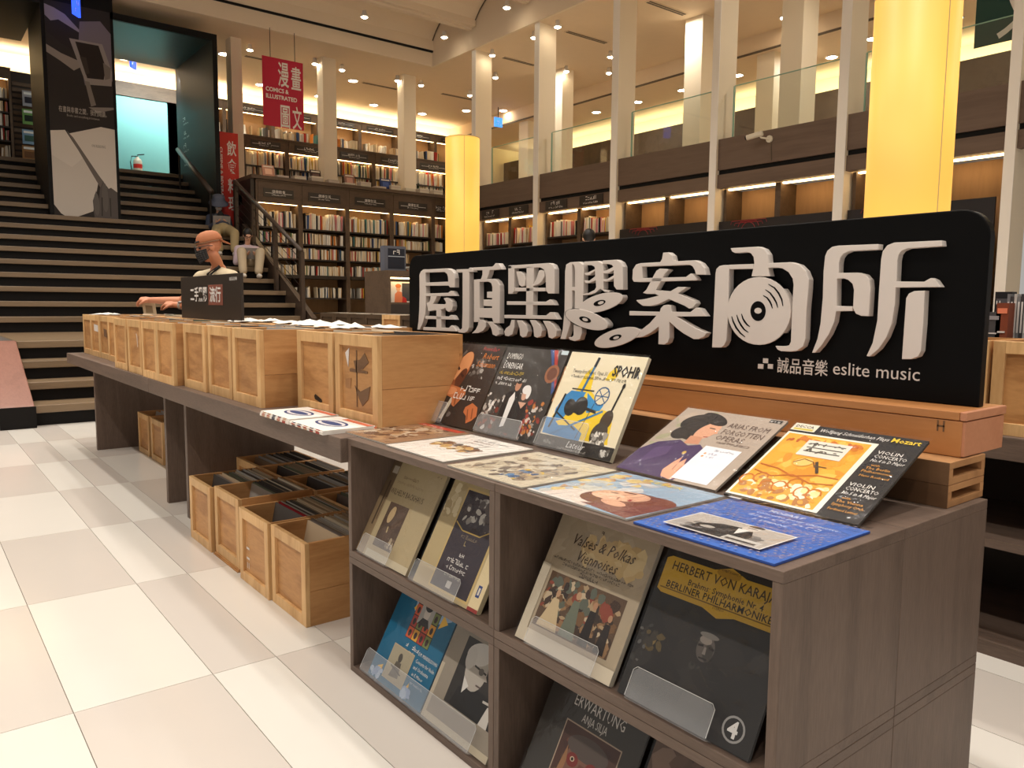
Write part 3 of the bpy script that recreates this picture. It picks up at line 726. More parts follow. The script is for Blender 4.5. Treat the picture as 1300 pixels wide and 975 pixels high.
tb = thing('base_board', 'thin plywood board under one pine floor crate', 'board', (1.125, 3.395, 0))
MB((1.125, 3.395, 0)).box(1.128, 1.47, 3.398, 3.735, 0, .0055).build('lower_sheet', 'pine_h', tb); MB((1.125, 3.395, 0)).box(1.135, 1.47, 3.402, 3.73, .006, .0115).build('upper_sheet', 'pine_x', tb)
m = MB(); scribble(m, (1.1285, 3.275, .10), (0, -1, 0), (0, 0, 1), .075, .075, seed=3); scribble(m, (1.1285, 3.27, .06), (0, -1, 0), (0, 0, 1), .06, .05, seed=8)
wm = m.build('white_scrawl', 'letter_print')
wc = [o for o in COL.objects if o.name.startswith('record_crate') and 'white scrawl' in o.get('label', '') and 'behind' not in o.get('label', '')][0]
wm.parent = wc; wm.location = -Vector(wc.location)
crate('pine', 1.48, 6.42, 0, 'pine crate between the far leg panels, the one nearer the stairs', 'crates under the far table')
crate('pine', 1.48, 6.02, 0, 'pine crate between the far leg panels, the one nearer the floor crates', 'crates under the far table')
for y in (6.02, 6.42): fill_crate(1.48, y, 0, 6, .08, .31, 'in a crate between the far leg panels', 'records in the crates under the far table')

# crates on the table, front row
tc_ = [(1.270, 2.352, .985, 'with a worn label scar'), (1.265, 2.690, .985, 'with a small metal plate'), (1.140, 3.092, 1, 'behind the magazines'), (1.140, 3.436, .98, 'with pale clean wood'),
       (1.130, 3.775, 1.05, 'second past the pale one'), (1.090, 4.165, .98, 'standing proud with its side in view'), (1.092, 4.497, .96, 'under the small black sign'), (1.100, 4.868, 1, 'with a curved mark'), (1.100, 5.238, 1.03, 'beside the set-back one'),
       (1.190, 5.905, 1, 'set back from the row'), (1.20, 6.252, 1.0, 'with dark stencil marks'), (1.20, 6.592, 1.0, 'with a pale paper label'), (1.205, 6.935, 1.02, 'at the stair end')]
for k, (x, y, sy, lab) in enumerate(tc_):
    c = crate('pine', x, y, ZT, f'pine record crate on the long table, {lab}', 'front row of crates on the table', sy=sy)
    fill_crate(x, y, ZT, 6, .06, .31, f'in the table crate {lab}', 'records in the table crates', lean0=4, lean1=10)
    def mark(pts, mat, dx=.0112):
        mm = MB((x, y, ZT)); mm.prism([(x + dx, y + CW * sy * (1 - a), ZT + CH * b) for a, b in pts], (-.0012, 0, 0)); return mm.build('surface_mark', mat, None)
    ml = []
    if k == 0:
        ml = [mark([(.2, .78), (.3, .84), (.27, .62)], 'letter_print'), mark([(.40, .70), (.55, .72), (.66, .80), (.75, .70), (.62, .62), (.45, .60)], 'pallet_dark'), mark([(.42, .42), (.55, .36), (.78, .44), (.74, .30), (.6, .2), (.52, .28)], 'pallet_dark'), mark([(.2, .48), (.34, .5), (.32, .38), (.2, .38)], 'pallet_wood'),
              mark([(.30, .60), (.33, .61), (.72, .60), (.72, .575), (.31, .57)], 'pallet_dark'), mark([(.46, .82), (.48, .82), (.48, .18), (.46, .18)], 'pallet_dark')]
    if k == 1: ml = [mark([(.42, .20), (.45, .225), (.62, .175), (.64, .145), (.60, .135), (.44, .16)], 'metal_dark')]
    if k == 10: ml = [mark([(.3, .7), (.6, .68), (.62, .5), (.32, .52)], 'pallet_dark')]
    if k == 11: ml = [mark([(.25, .78), (.7, .76), (.7, .6), (.25, .62)], 'letter_print')]
    if k == 7: ml = [mark([(.55, .75), (.6, .7), (.62, .5), (.6, .5), (.57, .68), (.53, .74)], 'letter_print')]
    for q in ml: q.parent = c; q.scale = (1, 1 / sy, 1)
# rear row on the table, seen only over the tops
for k in range(12):
    y = 3.10 + k * .345
    crate('pine', 1.505 if y < 6.1 else 1.57, y, ZT, f'rear row pine crate on the table, {"at the stair end" if k == 11 else "at the sign board end" if k == 0 else "backing onto the front row"}', 'rear row of crates on the table')
rr = MB()
for k in range(12):
    y = 3.10 + k * .345; x = 1.505 if y < 6.1 else 1.57
    for q in range(14):
        a = x + .05 + q * .019; c = lin(*random.choice(RCOL)[1]); dx = .03
        rr.prism([(a, y + .015, ZT + .016), (a + .004, y + .015, ZT + .016), (a + dx + .004, y + .015, ZT + .312 + random.uniform(-.01, .012)), (a + dx, y + .015, ZT + .312)], (0, .30, 0), c)
o = rr.build('rear_row_records', 'attr'); o['kind'] = 'stuff'; tag(o, 'tightly packed record sleeves filling the rear row of table crates', 'records')
# crinkled plastic outer sleeves poking out of the rear crates
for i, (x, y, n) in enumerate(((1.62, 3.6, 10), (1.66, 3.95, 9), (1.62, 4.35, 8), (1.60, 3.15, 7), (1.30, 6.95, 4))):
    t = thing('plastic_wrap', f'crumpled clear plastic wrap on the crate tops, {("over the crates behind the magazines", "towards the stairs of the first heap", "beside the small black sign", "nearest the sign board", "at the stair end")[i]}', 'plastic wrap', (x, y, ZT + CH))
    m = MB((x, y, ZT + CH)); zb = ZT + CH - .002 + (.003 if True else 0)
    for k in range(n):
        px_, py_ = x + random.uniform(-.1, .1), y + random.uniform(-.14, .14); r = random.uniform(.03, .06)
        ring = [(px_ + r * 1.4 * math.cos(a) * random.uniform(.6, 1.1), py_ + r * 1.6 * math.sin(a) * random.uniform(.6, 1.1), zb + random.uniform(0, .008)) for a in [k2 * math.pi / 4 for k2 in range(8)]]
        top = (px_, py_, zb + random.uniform(.012, .026))
        for q in range(8): m.poly([ring[q], ring[(q + 1) % 8], top])
    m.build('crumpled_film', 'paper', t)

# crates on the other tables
for k in range(7):
    crate('pine', 2.93, .742 - .345 * 4 + k * .345, ZT + .0, f'pine crate on the shelved table, {WORDS[k]} from its open end', 'crates on the table behind the sign')
for k in range(9):
    kind = 'pine' if k == 4 else 'dark'
    crate(kind, 3.70, 5.0 + k * .352, ZT, ('pale pine crate among the dark crates on the far table' if kind == 'pine' else 'dark stained crate on the far table in front of the bookcases'), 'crates on the far table', sy=1.04)
fm = MB()
for k in range(9):
    for q in range(9):
        a = 3.70 + .05 + q * .028; y = 5.02 + k * .352
        fm.prism([(a, y, ZT + .02), (a + .006, y, ZT + .02), (a + .03, y, ZT + .322), (a + .024, y, ZT + .322)], (0, .30, 0), lin(*random.choice(((206, 196, 180), (170, 156, 136), (120, 104, 86), (190, 178, 160)))))
o = fm.build('far_crate_records', 'attr'); o['kind'] = 'stuff'; tag(o, 'record sleeves packed in the crates of the far table', 'records')

# ---------------------------------------------------------------- stacked slotted timber blocks and the lidded box under the sign
for k in range(2):
    z0 = ZT + k * .05; o_ = (1.745, .708, z0)
    t = thing('slotted_timber', f'{("lower", "upper")[k]} of two stacked slotted timber boards under the orange wooden box', 'timber', o_)
    b = MB(o_); b.box(1.747, 1.93, .708, 2.20, z0, z0 + .015).build('bottom_board', 'pallet_wood', t, bevel=.001)
    b = MB(o_); b.box(1.747, 1.93, .708, 2.20, z0 + .034, z0 + .049).build('top_board', 'pallet_wood', t, bevel=.001)
    b = MB(o_); b.box(1.745, 1.747, .708, 2.20, z0, z0 + .049).build('face_board', 'pallet_dark', t)
    for x in (1.747, 1.912): MB(o_).box(x, x + .018, .708, 2.20, z0 + .015, z0 + .034).build('edge_strip', 'pallet_wood', t)
    MB(o_).box(1.765, 1.912, .80, .82, z0 + .015, z0 + .034).build('block', 'gap_black', t)  # black filler standing for the dark inside of the slot
o_ = (1.824, .713, .872); t = thing('wooden_box', 'long orange-brown wooden box with a flat lid under the black sign board', 'box', o_)
MB(o_).box(1.824, 2.038, .719, 2.30, .872, .952).build('body', 'box_orange', t, bevel=.002)
MB(o_).box(1.826, 2.036, .713, .719, .874, .951).build('end_panel', 'box_end_lit', t)
MB(o_).box(1.822, 2.043, .725, 2.303, .9535, .973).build('lid', 'box_orange', t, bevel=.002)
MB(o_).box(1.822, 2.043, .711, .7245, .9535, .973).build('lid_end_strip', 'box_end_lit', t, bevel=.002)
m = MB(o_); scribble(m, (1.8232, .772, .925), (0, -1, 0), (0, 0, 1), .04, .034, seed=5); m.build('burnt_mark', 'pallet_dark', t)

# ---------------------------------------------------------------- the big black sign
XSG = 1.936; o_ = (XSG, 2.0, .9735)
sg = thing('sign_board', 'long black sign board with raised white characters standing on the wooden box', 'sign', o_)
R_ = .065; ya, yb, zb_, zt_ = .732, 3.262, .9735, 1.425
out = [(XSG, ya, zb_), (XSG, yb, zb_)] + [(XSG, yb - R_ + R_ * math.cos(a), zt_ - R_ + R_ * math.sin(a)) for a in [math.pi / 2 * k / 8 for k in range(9)]] + [(XSG, ya + R_ + R_ * math.cos(a), zt_ - R_ + R_ * math.sin(a)) for a in [math.pi / 2 + math.pi / 2 * k / 8 for k in range(9)]]
MB(o_).prism(out, (.03, 0, 0)).build('board', 'sign_black', sg, bevel=.003)
DEP = .024; XF = XSG - DEP
def tr_(off, s, pts, X=XF): return [onx(off[0] + u / s, off[1] + v / s, X) for u, v in pts]
def ell(cx, cy, a, b, deg, n=36):
    c, s = math.cos(math.radians(deg)), math.sin(math.radians(deg))
    return [(cx + a * math.cos(t) * c - b * math.sin(t) * s, cy + a * math.cos(t) * s + b * math.sin(t) * c) for t in [2 * math.pi * k / n for k in range(n)]]
G = {
 'A': ((520, 320), 8.125, [
  [(100,235),(115,200),(140,180),(165,178),(162,210),(165,330),(168,430),(165,560),(160,640),(135,730),(105,800),(78,800),(90,720),(98,600),(102,430)],
  [(160,180),(390,168),(430,185),(455,220),(465,270),(465,365),(415,365),(400,345),(395,260),(385,225),(360,205),(160,212)],
  [(160,315),(400,305),(400,345),(160,348)], [(160,428),(395,420),(425,398),(445,405),(468,452),(160,455)],
  [(215,455),(280,455),(262,500),(240,535),(355,540),(375,530),(370,510),(350,478),(375,470),(410,480),(438,510),(445,560),(435,600),(405,618),(380,605),(365,575),(340,590),(190,610),(185,570),(172,525),(200,515),(212,490)],
  [(275,595),(325,595),(325,785),(275,785)], [(160,658),(400,665),(425,648),(445,658),(465,698),(160,690)], [(140,775),(380,782),(405,780),(430,755),(455,770),(485,820),(140,805)]]),
 'B': ((520, 320), 8.125, [
  [(482,180),(605,175),(620,160),(645,165),(655,205),(482,212)],
  [(545,205),(605,205),(615,215),(615,600),(612,780),(595,820),(560,835),(510,830),(490,818),(480,800),(520,800),(540,785),(545,600)],
  [(655,160),(850,150),(865,140),(885,115),(915,115),(940,150),(950,178),(870,185),(655,188)],
  [(750,185),(825,185),(815,230),(795,280),(720,305),(740,265),(750,230)], [(662,285),(720,280),(720,720),(662,722)],
  [(720,280),(870,275),(905,300),(925,340),(930,400),(928,735),(865,735),(850,680),(720,675),(720,580),(850,577),(850,560),(760,555),(760,490),(850,490),(850,475),(797,472),(797,410),(852,408),(852,360),(840,320),(810,305),(720,308)],
  [(710,700),(750,698),(785,725),(785,770),(760,810),(710,835),(640,838),(680,800),(705,750)], [(795,718),(840,718),(890,755),(920,800),(925,850),(890,868),(855,850),(845,800),(825,755)]]),
 'C': ((630, 320), 8.125, [
  [(123,140),(185,135),(185,400),(165,430),(123,432)], [(123,140),(540,113),(580,130),(600,175),(600,428),(535,428),(512,395),(508,230),(490,180),(450,158),(123,172)],
  [(312,150),(375,150),(388,160),(375,660),(305,660)], [(190,368),(505,368),(505,405),(190,405)], [(205,200),(245,200),(285,230),(302,280),(295,345),(262,358),(235,340),(222,280)],
  [(440,190),(465,185),(495,200),(498,250),(470,300),(430,335),(385,350),(380,340),(410,280)], [(108,508),(510,512),(550,488),(575,500),(600,548),(108,545)], [(82,648),(510,655),(555,620),(590,625),(632,695),(82,682)],
  [(155,700),(188,700),(185,780),(165,850),(125,870),(90,862),(80,820),(100,785),(140,755)], [(210,705),(260,705),(310,760),(325,820),(310,870),(270,882),(245,860),(240,790)],
  [(345,702),(400,705),(450,755),(470,810),(460,870),(420,885),(390,870),(380,780)], [(480,710),(540,712),(595,755),(622,810),(615,870),(575,895),(540,880),(525,800)]]),
 'D': ((700, 320), 6.964, [
  [(120,170),(130,110),(165,90),(190,92),(182,110),(182,480),(165,640),(125,770),(78,768),(100,680),(115,520)], [(165,90),(240,85),(275,110),(285,150),(282,340),(270,500),(205,500),(208,160),(200,120),(185,105)],
  [(180,308),(212,310),(212,355),(200,340),(180,338)], [(195,640),(268,660),(268,720),(250,775),(205,788),(160,775),(150,752),(180,752),(195,735)],
  [(287,85),(410,78),(445,100),(460,140),(460,320),(455,330),(515,345),(505,355),(470,352),(430,325),(390,360),(330,380),(275,382),(270,372),(320,365),(380,335),(395,310),(390,250),(335,275),(300,275),(288,250),(330,255),(385,215),(385,165),(330,205),(300,205),(288,185),(325,180),(385,150),(380,130),(350,115),(287,115)],
  [(452,75),(575,68),(610,90),(630,130),(632,332),(575,332),(552,300),(550,232),(500,260),(465,262),(450,240),(490,240),(550,205),(550,160),(500,190),(465,190),(450,170),(490,160),(545,130),(535,115),(500,105),(452,105)]]),
 'E': ((790, 310), 6.964, [
  [(360,75),(405,72),(440,100),(452,150),(430,160),(330,165),(350,130)],
  [(160,168),(120,180),(92,225),(88,310),(100,332),(150,335),(650,320),(658,315),(640,285),(605,258),(560,290),(180,300),(175,200),(160,198)],
  [(160,168),(640,142),(690,165),(725,210),(738,270),(650,270),(640,230),(620,195),(590,182),(160,200)],
  [(300,235),(330,215),(400,220),(410,228),(375,260),(345,320),(300,400),(285,440),(215,440),(180,430),(210,405),(250,330),(280,270)],
  [(285,405),(420,418),(490,378),(560,378),(560,390),(490,435),(560,465),(640,500),(652,525),(625,560),(590,570),(550,545),(410,485),(320,530),(240,548),(180,545),(145,520),(120,495),(200,485),(320,455),(290,440)],
  [(62,592),(330,598),(340,565),(365,540),(400,535),(430,545),(435,598),(600,600),(650,560),(690,570),(738,638),(480,640),(560,690),(650,745),(745,785),(720,820),(670,840),(630,840),(540,790),(480,745),(415,685),(415,830),(400,870),(370,888),(318,885),(322,730),(250,785),(180,820),(105,830),(60,850),(150,770),(240,700),(300,632),(62,630)]]),
 'F': ((890, 300), 6.5, [
  [(118,310),(125,270),(150,245),(185,238),(232,236),(225,600),(208,860),(190,900),(165,918),(90,918),(105,600)], [(232,235),(432,228),(432,268),(232,272)],
  [(242,98),(470,85),(520,105),(550,150),(558,220),(555,270),(568,330),(415,330),(430,265),(438,220),(432,170),(410,140),(380,130),(280,138),(255,125)],
  [(545,222),(740,213),(810,235),(860,285),(888,355),(885,430),(870,600),(860,850),(840,910),(790,945),(740,952),(660,948),(630,935),(612,905),(690,908),(725,900),(740,870),(750,600),(762,400),(755,350),(720,295),(670,265),(620,258),(545,262)]]),
 'G': ((1020, 290), 5.1316, [
  [(140,180),(155,145),(185,120),(225,112),(490,102),(488,138),(300,148),(260,165),(240,190),(232,225),(230,290),(350,288),(400,300),(430,335),(436,390),(425,572),(375,570),(340,555),(322,520),(328,400),(318,360),(290,335),(260,325),(218,328),(216,505),(318,508),(318,538),(212,540),(200,610),(165,690),(115,765),(75,810),(55,810),(90,720),(110,620),(125,450),(130,280)],
  [(505,200),(515,150),(545,110),(590,92),(900,78),(905,115),(680,130),(640,145),(620,170),(612,210),(606,345),(785,347),(830,322),(860,335),(893,382),(600,385),(595,490),(575,620),(540,710),(490,785),(430,835),(410,832),(450,745),(480,600),(490,420)],
  [(668,455),(685,425),(720,408),(790,405),(780,620),(765,800),(745,835),(700,852),(640,852),(655,640)]]),
}
chars = {}
for key, (off, s, polys) in G.items():
    m = MB(o_)
    for p in polys: m.prism(tr_(off, s, p), (DEP, 0, 0))
    chars[key] = m.build('raised_character', 'letter_paint', sg, bevel=.0012)
def disc(off, s, cx, cy, a, b, deg, hole, dot, parent, lift):
    m = MB(o_); m.prism(tr_(off, s, ell(cx, cy, a, b, deg), XF - lift), (DEP + lift, 0, 0)); d = m.build('record_disc', 'letter_paint', parent, bevel=.001)
    MB(o_).prism(tr_(off, s, ell(cx, cy, a + 5, b + 5, deg), XF - lift + .004), (DEP + lift - .004, 0, 0)).build('disc_outline', 'sign_black', parent)
    m = MB(o_); m.prism(tr_(off, s, ell(hole[0], hole[1], hole[2], hole[3], deg), XF - lift - .0006), (.0008, 0, 0)); m.build('spindle_hole', 'sign_black', d if False else parent)
    m = MB(o_); m.prism(tr_(off, s, ell(dot[0], dot[1], dot[2], dot[3], deg), XF - lift - .0012), (.001, 0, 0)); m.build('spindle_dot', 'letter_paint', parent)
disc((700, 320), 6.964, 437, 447, 200, 76, -16, (425, 450, 54, 24), (437, 448, 26, 13), chars['D'], .001)
disc((700, 320), 6.964, 310, 598, 195, 76, 18, (298, 597, 54, 24), (298, 597, 25, 13), chars['D'], .004)
disc((700, 320), 6.964, 580, 755, 208, 74, -17, (565, 755, 56, 22), (572, 757, 26, 12), chars['E'], .001)
disc((890, 300), 6.5, 478, 616, 262, 281, 0, (470, 617, 63, 82), (470, 614, 30, 24), chars['F'], .001)
m = MB(o_)
for arc in ([(555,395),(605,425),(640,470),(665,520),(675,575)], [(530,440),(570,468),(600,510),(622,550),(632,588)], [(512,488),(545,508),(565,535),(580,565),(588,595)], [(252,660),(265,705),(290,755),(325,800),(362,830)], [(293,648),(308,695),(330,735),(355,768),(388,792)], [(333,640),(345,680),(360,705),(380,730),(402,745)]):
    n = len(arc); up = []; dn = []
    for i, (u, v) in enumerate(arc):
        k = 6 * math.sin(math.pi * (i + .4) / (n - .2)) + 1; a_ = arc[max(0, i - 1)]; b_ = arc[min(n - 1, i + 1)]
        tx_, ty_ = b_[0] - a_[0], b_[1] - a_[1]; q = math.hypot(tx_, ty_); up.append((u - ty_ / q * k, v + tx_ / q * k)); dn.append((u + ty_ / q * k, v - tx_ / q * k))
    MB(o_).prism(tr_((890, 300), 6.5, up + dn[::-1], XF - .0018), (.001, 0, 0)).build('groove_line', 'sign_black', chars['F'])
m = MB(o_)
c2 = lambda u, v: onx(860 + u / 2.954, 250 + v / 2.954, XSG - .001)
for a, b in (((322, 605), (340, 624)), ((303, 626), (322, 645)), ((340, 626), (358, 645))):
    p, q = c2(*a), c2(*b); m.box(XSG - .002, XSG, q.y, p.y, q.z, p.z)
m.build('logo_squares', 'letter_print', sg)
m = MB(o_)
p, q = c2(372, 657), c2(562, 664); add_text(m, '誠品音樂', (XSG - .001, p.y, (p.z + q.z) / 2), (0, -1, 0), (0, 0, 1), .046, fit=p.y - q.y, bold=.008)
p, q = c2(580, 668), c2(905, 686); add_text(m, 'eslite music', (XSG - .001, p.y, (p.z + q.z) / 2), (0, -1, 0), (0, 0, 1), .047, fit=p.y - q.y, bold=.0)
m.build('logo_lettering', 'letter_print', sg)

# ---------------------------------------------------------------- the small sign among the crates
xs = 1.482; a, b = onx(231, 403, xs), onx(307, 411, xs); zt2 = onx(231, 352, xs).z; zb2 = ZT + CH + .004
ss = thing('counter_sign', 'small black sign with white and rust characters standing among the pine crates', 'sign', (xs, (a.y + b.y) / 2, zb2))
so = (xs, (a.y + b.y) / 2, zb2); L_ = a.y - b.y; hh = zt2 - zb2
MB(so).box(xs, xs + .015, b.y, a.y, zb2, zt2).build('panel', 'plate_dark', ss, bevel=.001)
MB(so).box(xs - .002, xs, a.y - L_ * .735, a.y - L_ * .505, zb2 + hh * .33, zb2 + hh * .78).build('rust_patch', 'tag_red', ss, bevel=.004)
M_['tag_red'].node_tree.nodes['Principled BSDF'].inputs['Base Color'].default_value = (*lin(142, 82, 66), 1)
m = MB(so); add_text(m, '二手黑膠', (xs - .001, a.y - L_ * .18, zb2 + hh * .44), (0, -1, 0), (0, 0, 1), hh * .36, fit=L_ * .30, bold=.02)
add_text(m, '流行', (xs - .0032, a.y - L_ * .53, zb2 + hh * .43), (0, -1, 0), (0, 0, 1), hh * .36, fit=L_ * .18, bold=.02)
add_text(m, '誠品音樂', (xs - .001, a.y - L_ * .84, zb2 + hh * .86), (0, -1, 0), (0, 0, 1), hh * .08, fit=L_ * .11); m.build('lettering', 'white_print', ss)

# ---------------------------------------------------------------- magazines on the table edge
for k in range(9):
    t = thing('magazine', 'white magazine with a blue oval heading, ' + ('piled by the worn crate' if k % 2 else 'piled by the crate with a metal plate'), 'magazine', (1.065, 2.35 if k % 2 else 2.64, ZT + .0035 * (k // 2)), group='magazines on the table edge')
    y0 = 2.345 if k % 2 else 2.63; z0 = ZT + .0036 * (k // 2); dx = random.uniform(0, .012); L_ = .275; o_ = t.location
    tm = MB(o_)
    tm.box(1.062 + dx, 1.25 + dx, y0, y0 + L_, z0, z0 + .0033, lin(232, 226, 218))
    zz = z0 + .0034
    for (cx, cy, rx, ry, c) in ((1.155, .5, .045, .34, (52, 66, 110)), (1.155, .5, .034, .30, (206, 200, 200)), (1.155, .5, .02, .26, (52, 66, 110))):
        tm.poly([(cx + dx + rx * math.cos(2 * math.pi * q / 18), y0 + L_ * (cy + ry * math.sin(2 * math.pi * q / 18)), zz) for q in range(18)], lin(*c)); zz += .0002
    tm.poly([(1.22 + dx, y0, zz), (1.245 + dx, y0, zz), (1.245 + dx, y0 + L_ * .7, zz), (1.22 + dx, y0 + L_ * .7, zz)], lin(206, 110, 80))
    for q in range(5): tm.box(1.0612 + dx, 1.062 + dx, y0 + L_ * (.1 + .18 * q), y0 + L_ * (.2 + .18 * q), z0, z0 + .0028, lin(*random.choice(((170, 60, 50), (60, 60, 80), (190, 150, 120)))))
    tm.build('printed_paper', 'attr', t)

# ================================================================ RECORD SLEEVES ON SHOW
SZ = .315
def art_shapes(mb, o, ex, ey, n, shapes, S=SZ, lift0=.0004):
    lift = lift0
    P = lambda x, y, l: o + ex * (x * S) + ey * (y * S) + n * l
    for s in shapes:
        k = s[0]
        if k == 'r': _, x0, y0, x1, y1, c = s; mb.poly([P(x0, y0, lift), P(x1, y0, lift), P(x1, y1, lift), P(x0, y1, lift)], lin(*c))
        elif k == 'e':
            _, cx, cy, rx, ry, deg, c = s; ca, sa = math.cos(math.radians(deg)), math.sin(math.radians(deg))
            mb.poly([P(cx + rx * math.cos(t) * ca - ry * math.sin(t) * sa, cy + rx * math.cos(t) * sa + ry * math.sin(t) * ca, lift) for t in [2 * math.pi * i / 20 for i in range(20)]], lin(*c))
        elif k == 'p': mb.poly([P(x, y, lift) for x, y in s[1]], lin(*s[2]))
        elif k == 'l':
            _, pts, wd, c = s
            for (xa, ya), (xb, yb) in zip(pts, pts[1:]):
                dx, dy = xb - xa, yb - ya; q = math.hypot(dx, dy) or 1; nx, ny = -dy / q * wd / 2, dx / q * wd / 2
                mb.poly([P(xa + nx, ya + ny, lift), P(xa - nx, ya - ny, lift), P(xb - nx, yb - ny, lift), P(xb + nx, yb + ny, lift)], lin(*c))
        elif k == 't':
            _, txt, x, y, size, c = s[:6]; kw = s[6] if len(s) > 6 else {}
            if 'fit' in kw: kw = dict(kw, fit=kw['fit'] * S)
            add_text(mb, txt, P(x, y, lift), ex, ey, size * S, lin(*c), res=1, **kw)
        elif k == 's': _, x, y, wd, size, c = s; scribble(mb, P(x, y, lift), ex * S, ey * S, wd, size, lin(*c), 0.0, int(x * 971 + y * 613))
        elif k == 'n':      # dabs of paint filling a picture area
            _, x0, y0, x1, y1, pal, cnt, seed, rs = s; rg = random.Random(seed)
            for i in range(cnt):
                r = rs * rg.uniform(.5, 1.2); r2 = r * rg.uniform(.4, 1); cx = rg.uniform(x0 + r * .8, x1 - r * .8); cy = rg.uniform(y0 + r * .8, y1 - r * .8); dg = rg.uniform(0, math.pi)
                lf = lift + i * .000004; c = rg.choice(pal); q = []
                for j in range(7):
                    t = 2 * math.pi * j / 7; a = r * math.cos(t) * rg.uniform(.7, 1.1); b = r2 * math.sin(t) * rg.uniform(.7, 1.1)
                    q.append(P(min(x1, max(x0, cx + a * math.cos(dg) - b * math.sin(dg))), min(y1, max(y0, cy + a * math.sin(dg) + b * math.cos(dg))), lf))
                mb.poly(q, lin(*c))
            lift += cnt * .000004
        lift += .00003
    return lift
def record(label, BL, ex, ey, shapes, edge=(60, 56, 52), thick=.006, group=None, S=SZ, wrap=True):
    o = Vector(BL); ex = Vector(ex).normalized(); ey = Vector(ey).normalized(); n = ex.cross(ey)
    t = thing('record_sleeve', label, 'record', o, group=group)
    P = lambda x, y, z: ex * x + ey * y + n * z
    mb = MB(); c = lin(*edge)
    mb.prism([P(0, 0, 0), P(S, 0, 0), P(S, S, 0), P(0, S, 0)], -n * thick, c); mb.build('card_sleeve', 'attr', t)
    mb = MB(); top = art_shapes(mb, Vector((0, 0, 0)), ex, ey, n, shapes, S); mb.build('printed_cover', 'print', t)
    if wrap:
        rg = random.Random(label); m = MB(); N_ = 10; g = .005; L = S + 2 * g
        V = [[P(-g + L * i / N_, -g * .4 + (S + 1.6 * g) * j / N_, top + .0006 + rg.uniform(0, .0007)) for i in range(N_ + 1)] for j in range(N_ + 1)]
        for j in range(N_):
            for i in range(N_): m.poly([V[j][i], V[j][i + 1], V[j + 1][i + 1], V[j + 1][i]])
        m.build('plastic_cover', 'film', t)
    return t
YN = (0, -1, 0)
LEAN = (.150, 0, .277); UP = (.148, 0, .284); LOW = (.280, 0, .134); FLAT = (1, 0, 0)
cr, bl, wh, dk = (226, 210, 176), (30, 28, 28), (236, 232, 226), (48, 44, 42)
W1, SK, HR = (238, 234, 228), (198, 140, 102), (36, 30, 28)
def bg(c): return ('r', 0, 0, 1, 1, c)

# three sleeves standing in acrylic stands
record('standing dark record sleeve with an orange lit head and hands', (1.502, 2.440, ZT + .004), YN, UP, [
    bg((52, 42, 38)), ('r', 0, 0, .30, .22, (96, 92, 90)), ('n', .0, .0, .5, .25, [(70, 62, 58), (110, 104, 100), (60, 50, 46)], 30, 3, .06), ('p', [(.30, .06), (.37, .05), (.44, .33), (.38, .33)], (206, 196, 176)),
    ('e', .345, .64, .145, .275, -20, (176, 98, 56)), ('e', .375, .74, .115, .165, -20, (216, 150, 100)), ('e', .40, .55, .075, .15, -20, (96, 50, 32)), ('e', .27, .47, .075, .07, -10, (150, 84, 50)), ('l', [(.27, .70), (.33, .66)], .03, (60, 32, 24)), ('l', [(.38, .62), (.45, .585)], .03, (60, 32, 24)), ('p', [(.33, .68), (.37, .655), (.30, .535), (.25, .545)], (224, 160, 110)), ('l', [(.22, .475), (.31, .46)], .014, (84, 40, 30)), ('p', [(.24, .78), (.33, .90), (.30, .92), (.20, .80)], (110, 100, 92)),
    ('p', [(.12, .40), (.22, .48), (.42, .46), (.60, .44), (.62, .38), (.56, .30), (.50, .22), (.44, .24), (.40, .32), (.26, .34), (.14, .34)], (196, 116, 70)), ('e', .30, .40, .14, .05, 4, (220, 146, 98)), ('l', [(.44, .40), (.50, .24)], .03, (150, 84, 50)),
    ('p', [(.72, .24), (.82, .30), (.94, .26), (.98, .16), (.92, .10), (.84, .06), (.80, .14), (.72, .18)], (196, 112, 66)), ('l', [(.78, .22), (.84, .10)], .02, (140, 76, 46)), ('l', [(.86, .24), (.91, .12)], .02, (140, 76, 46)),
    ('n', .50, .58, .82, .84, [(90, 84, 80), (170, 164, 158), (120, 112, 106), (60, 52, 48)], 40, 5, .035),
    ('t', 'Robert', .66, .83, .10, (220, 130, 60), dict(shear=.2)), ('t', 'Schumann', .60, .73, .10, (220, 130, 60), dict(shear=.2, fit=.34)), ('s', .62, .93, 0.3, .06, (190, 44, 36)), ('s', .50, .42, 0.4, .10, W1), ('s', .42, .32, 0.46, .10, W1)], group='sleeves standing on the display boxes')
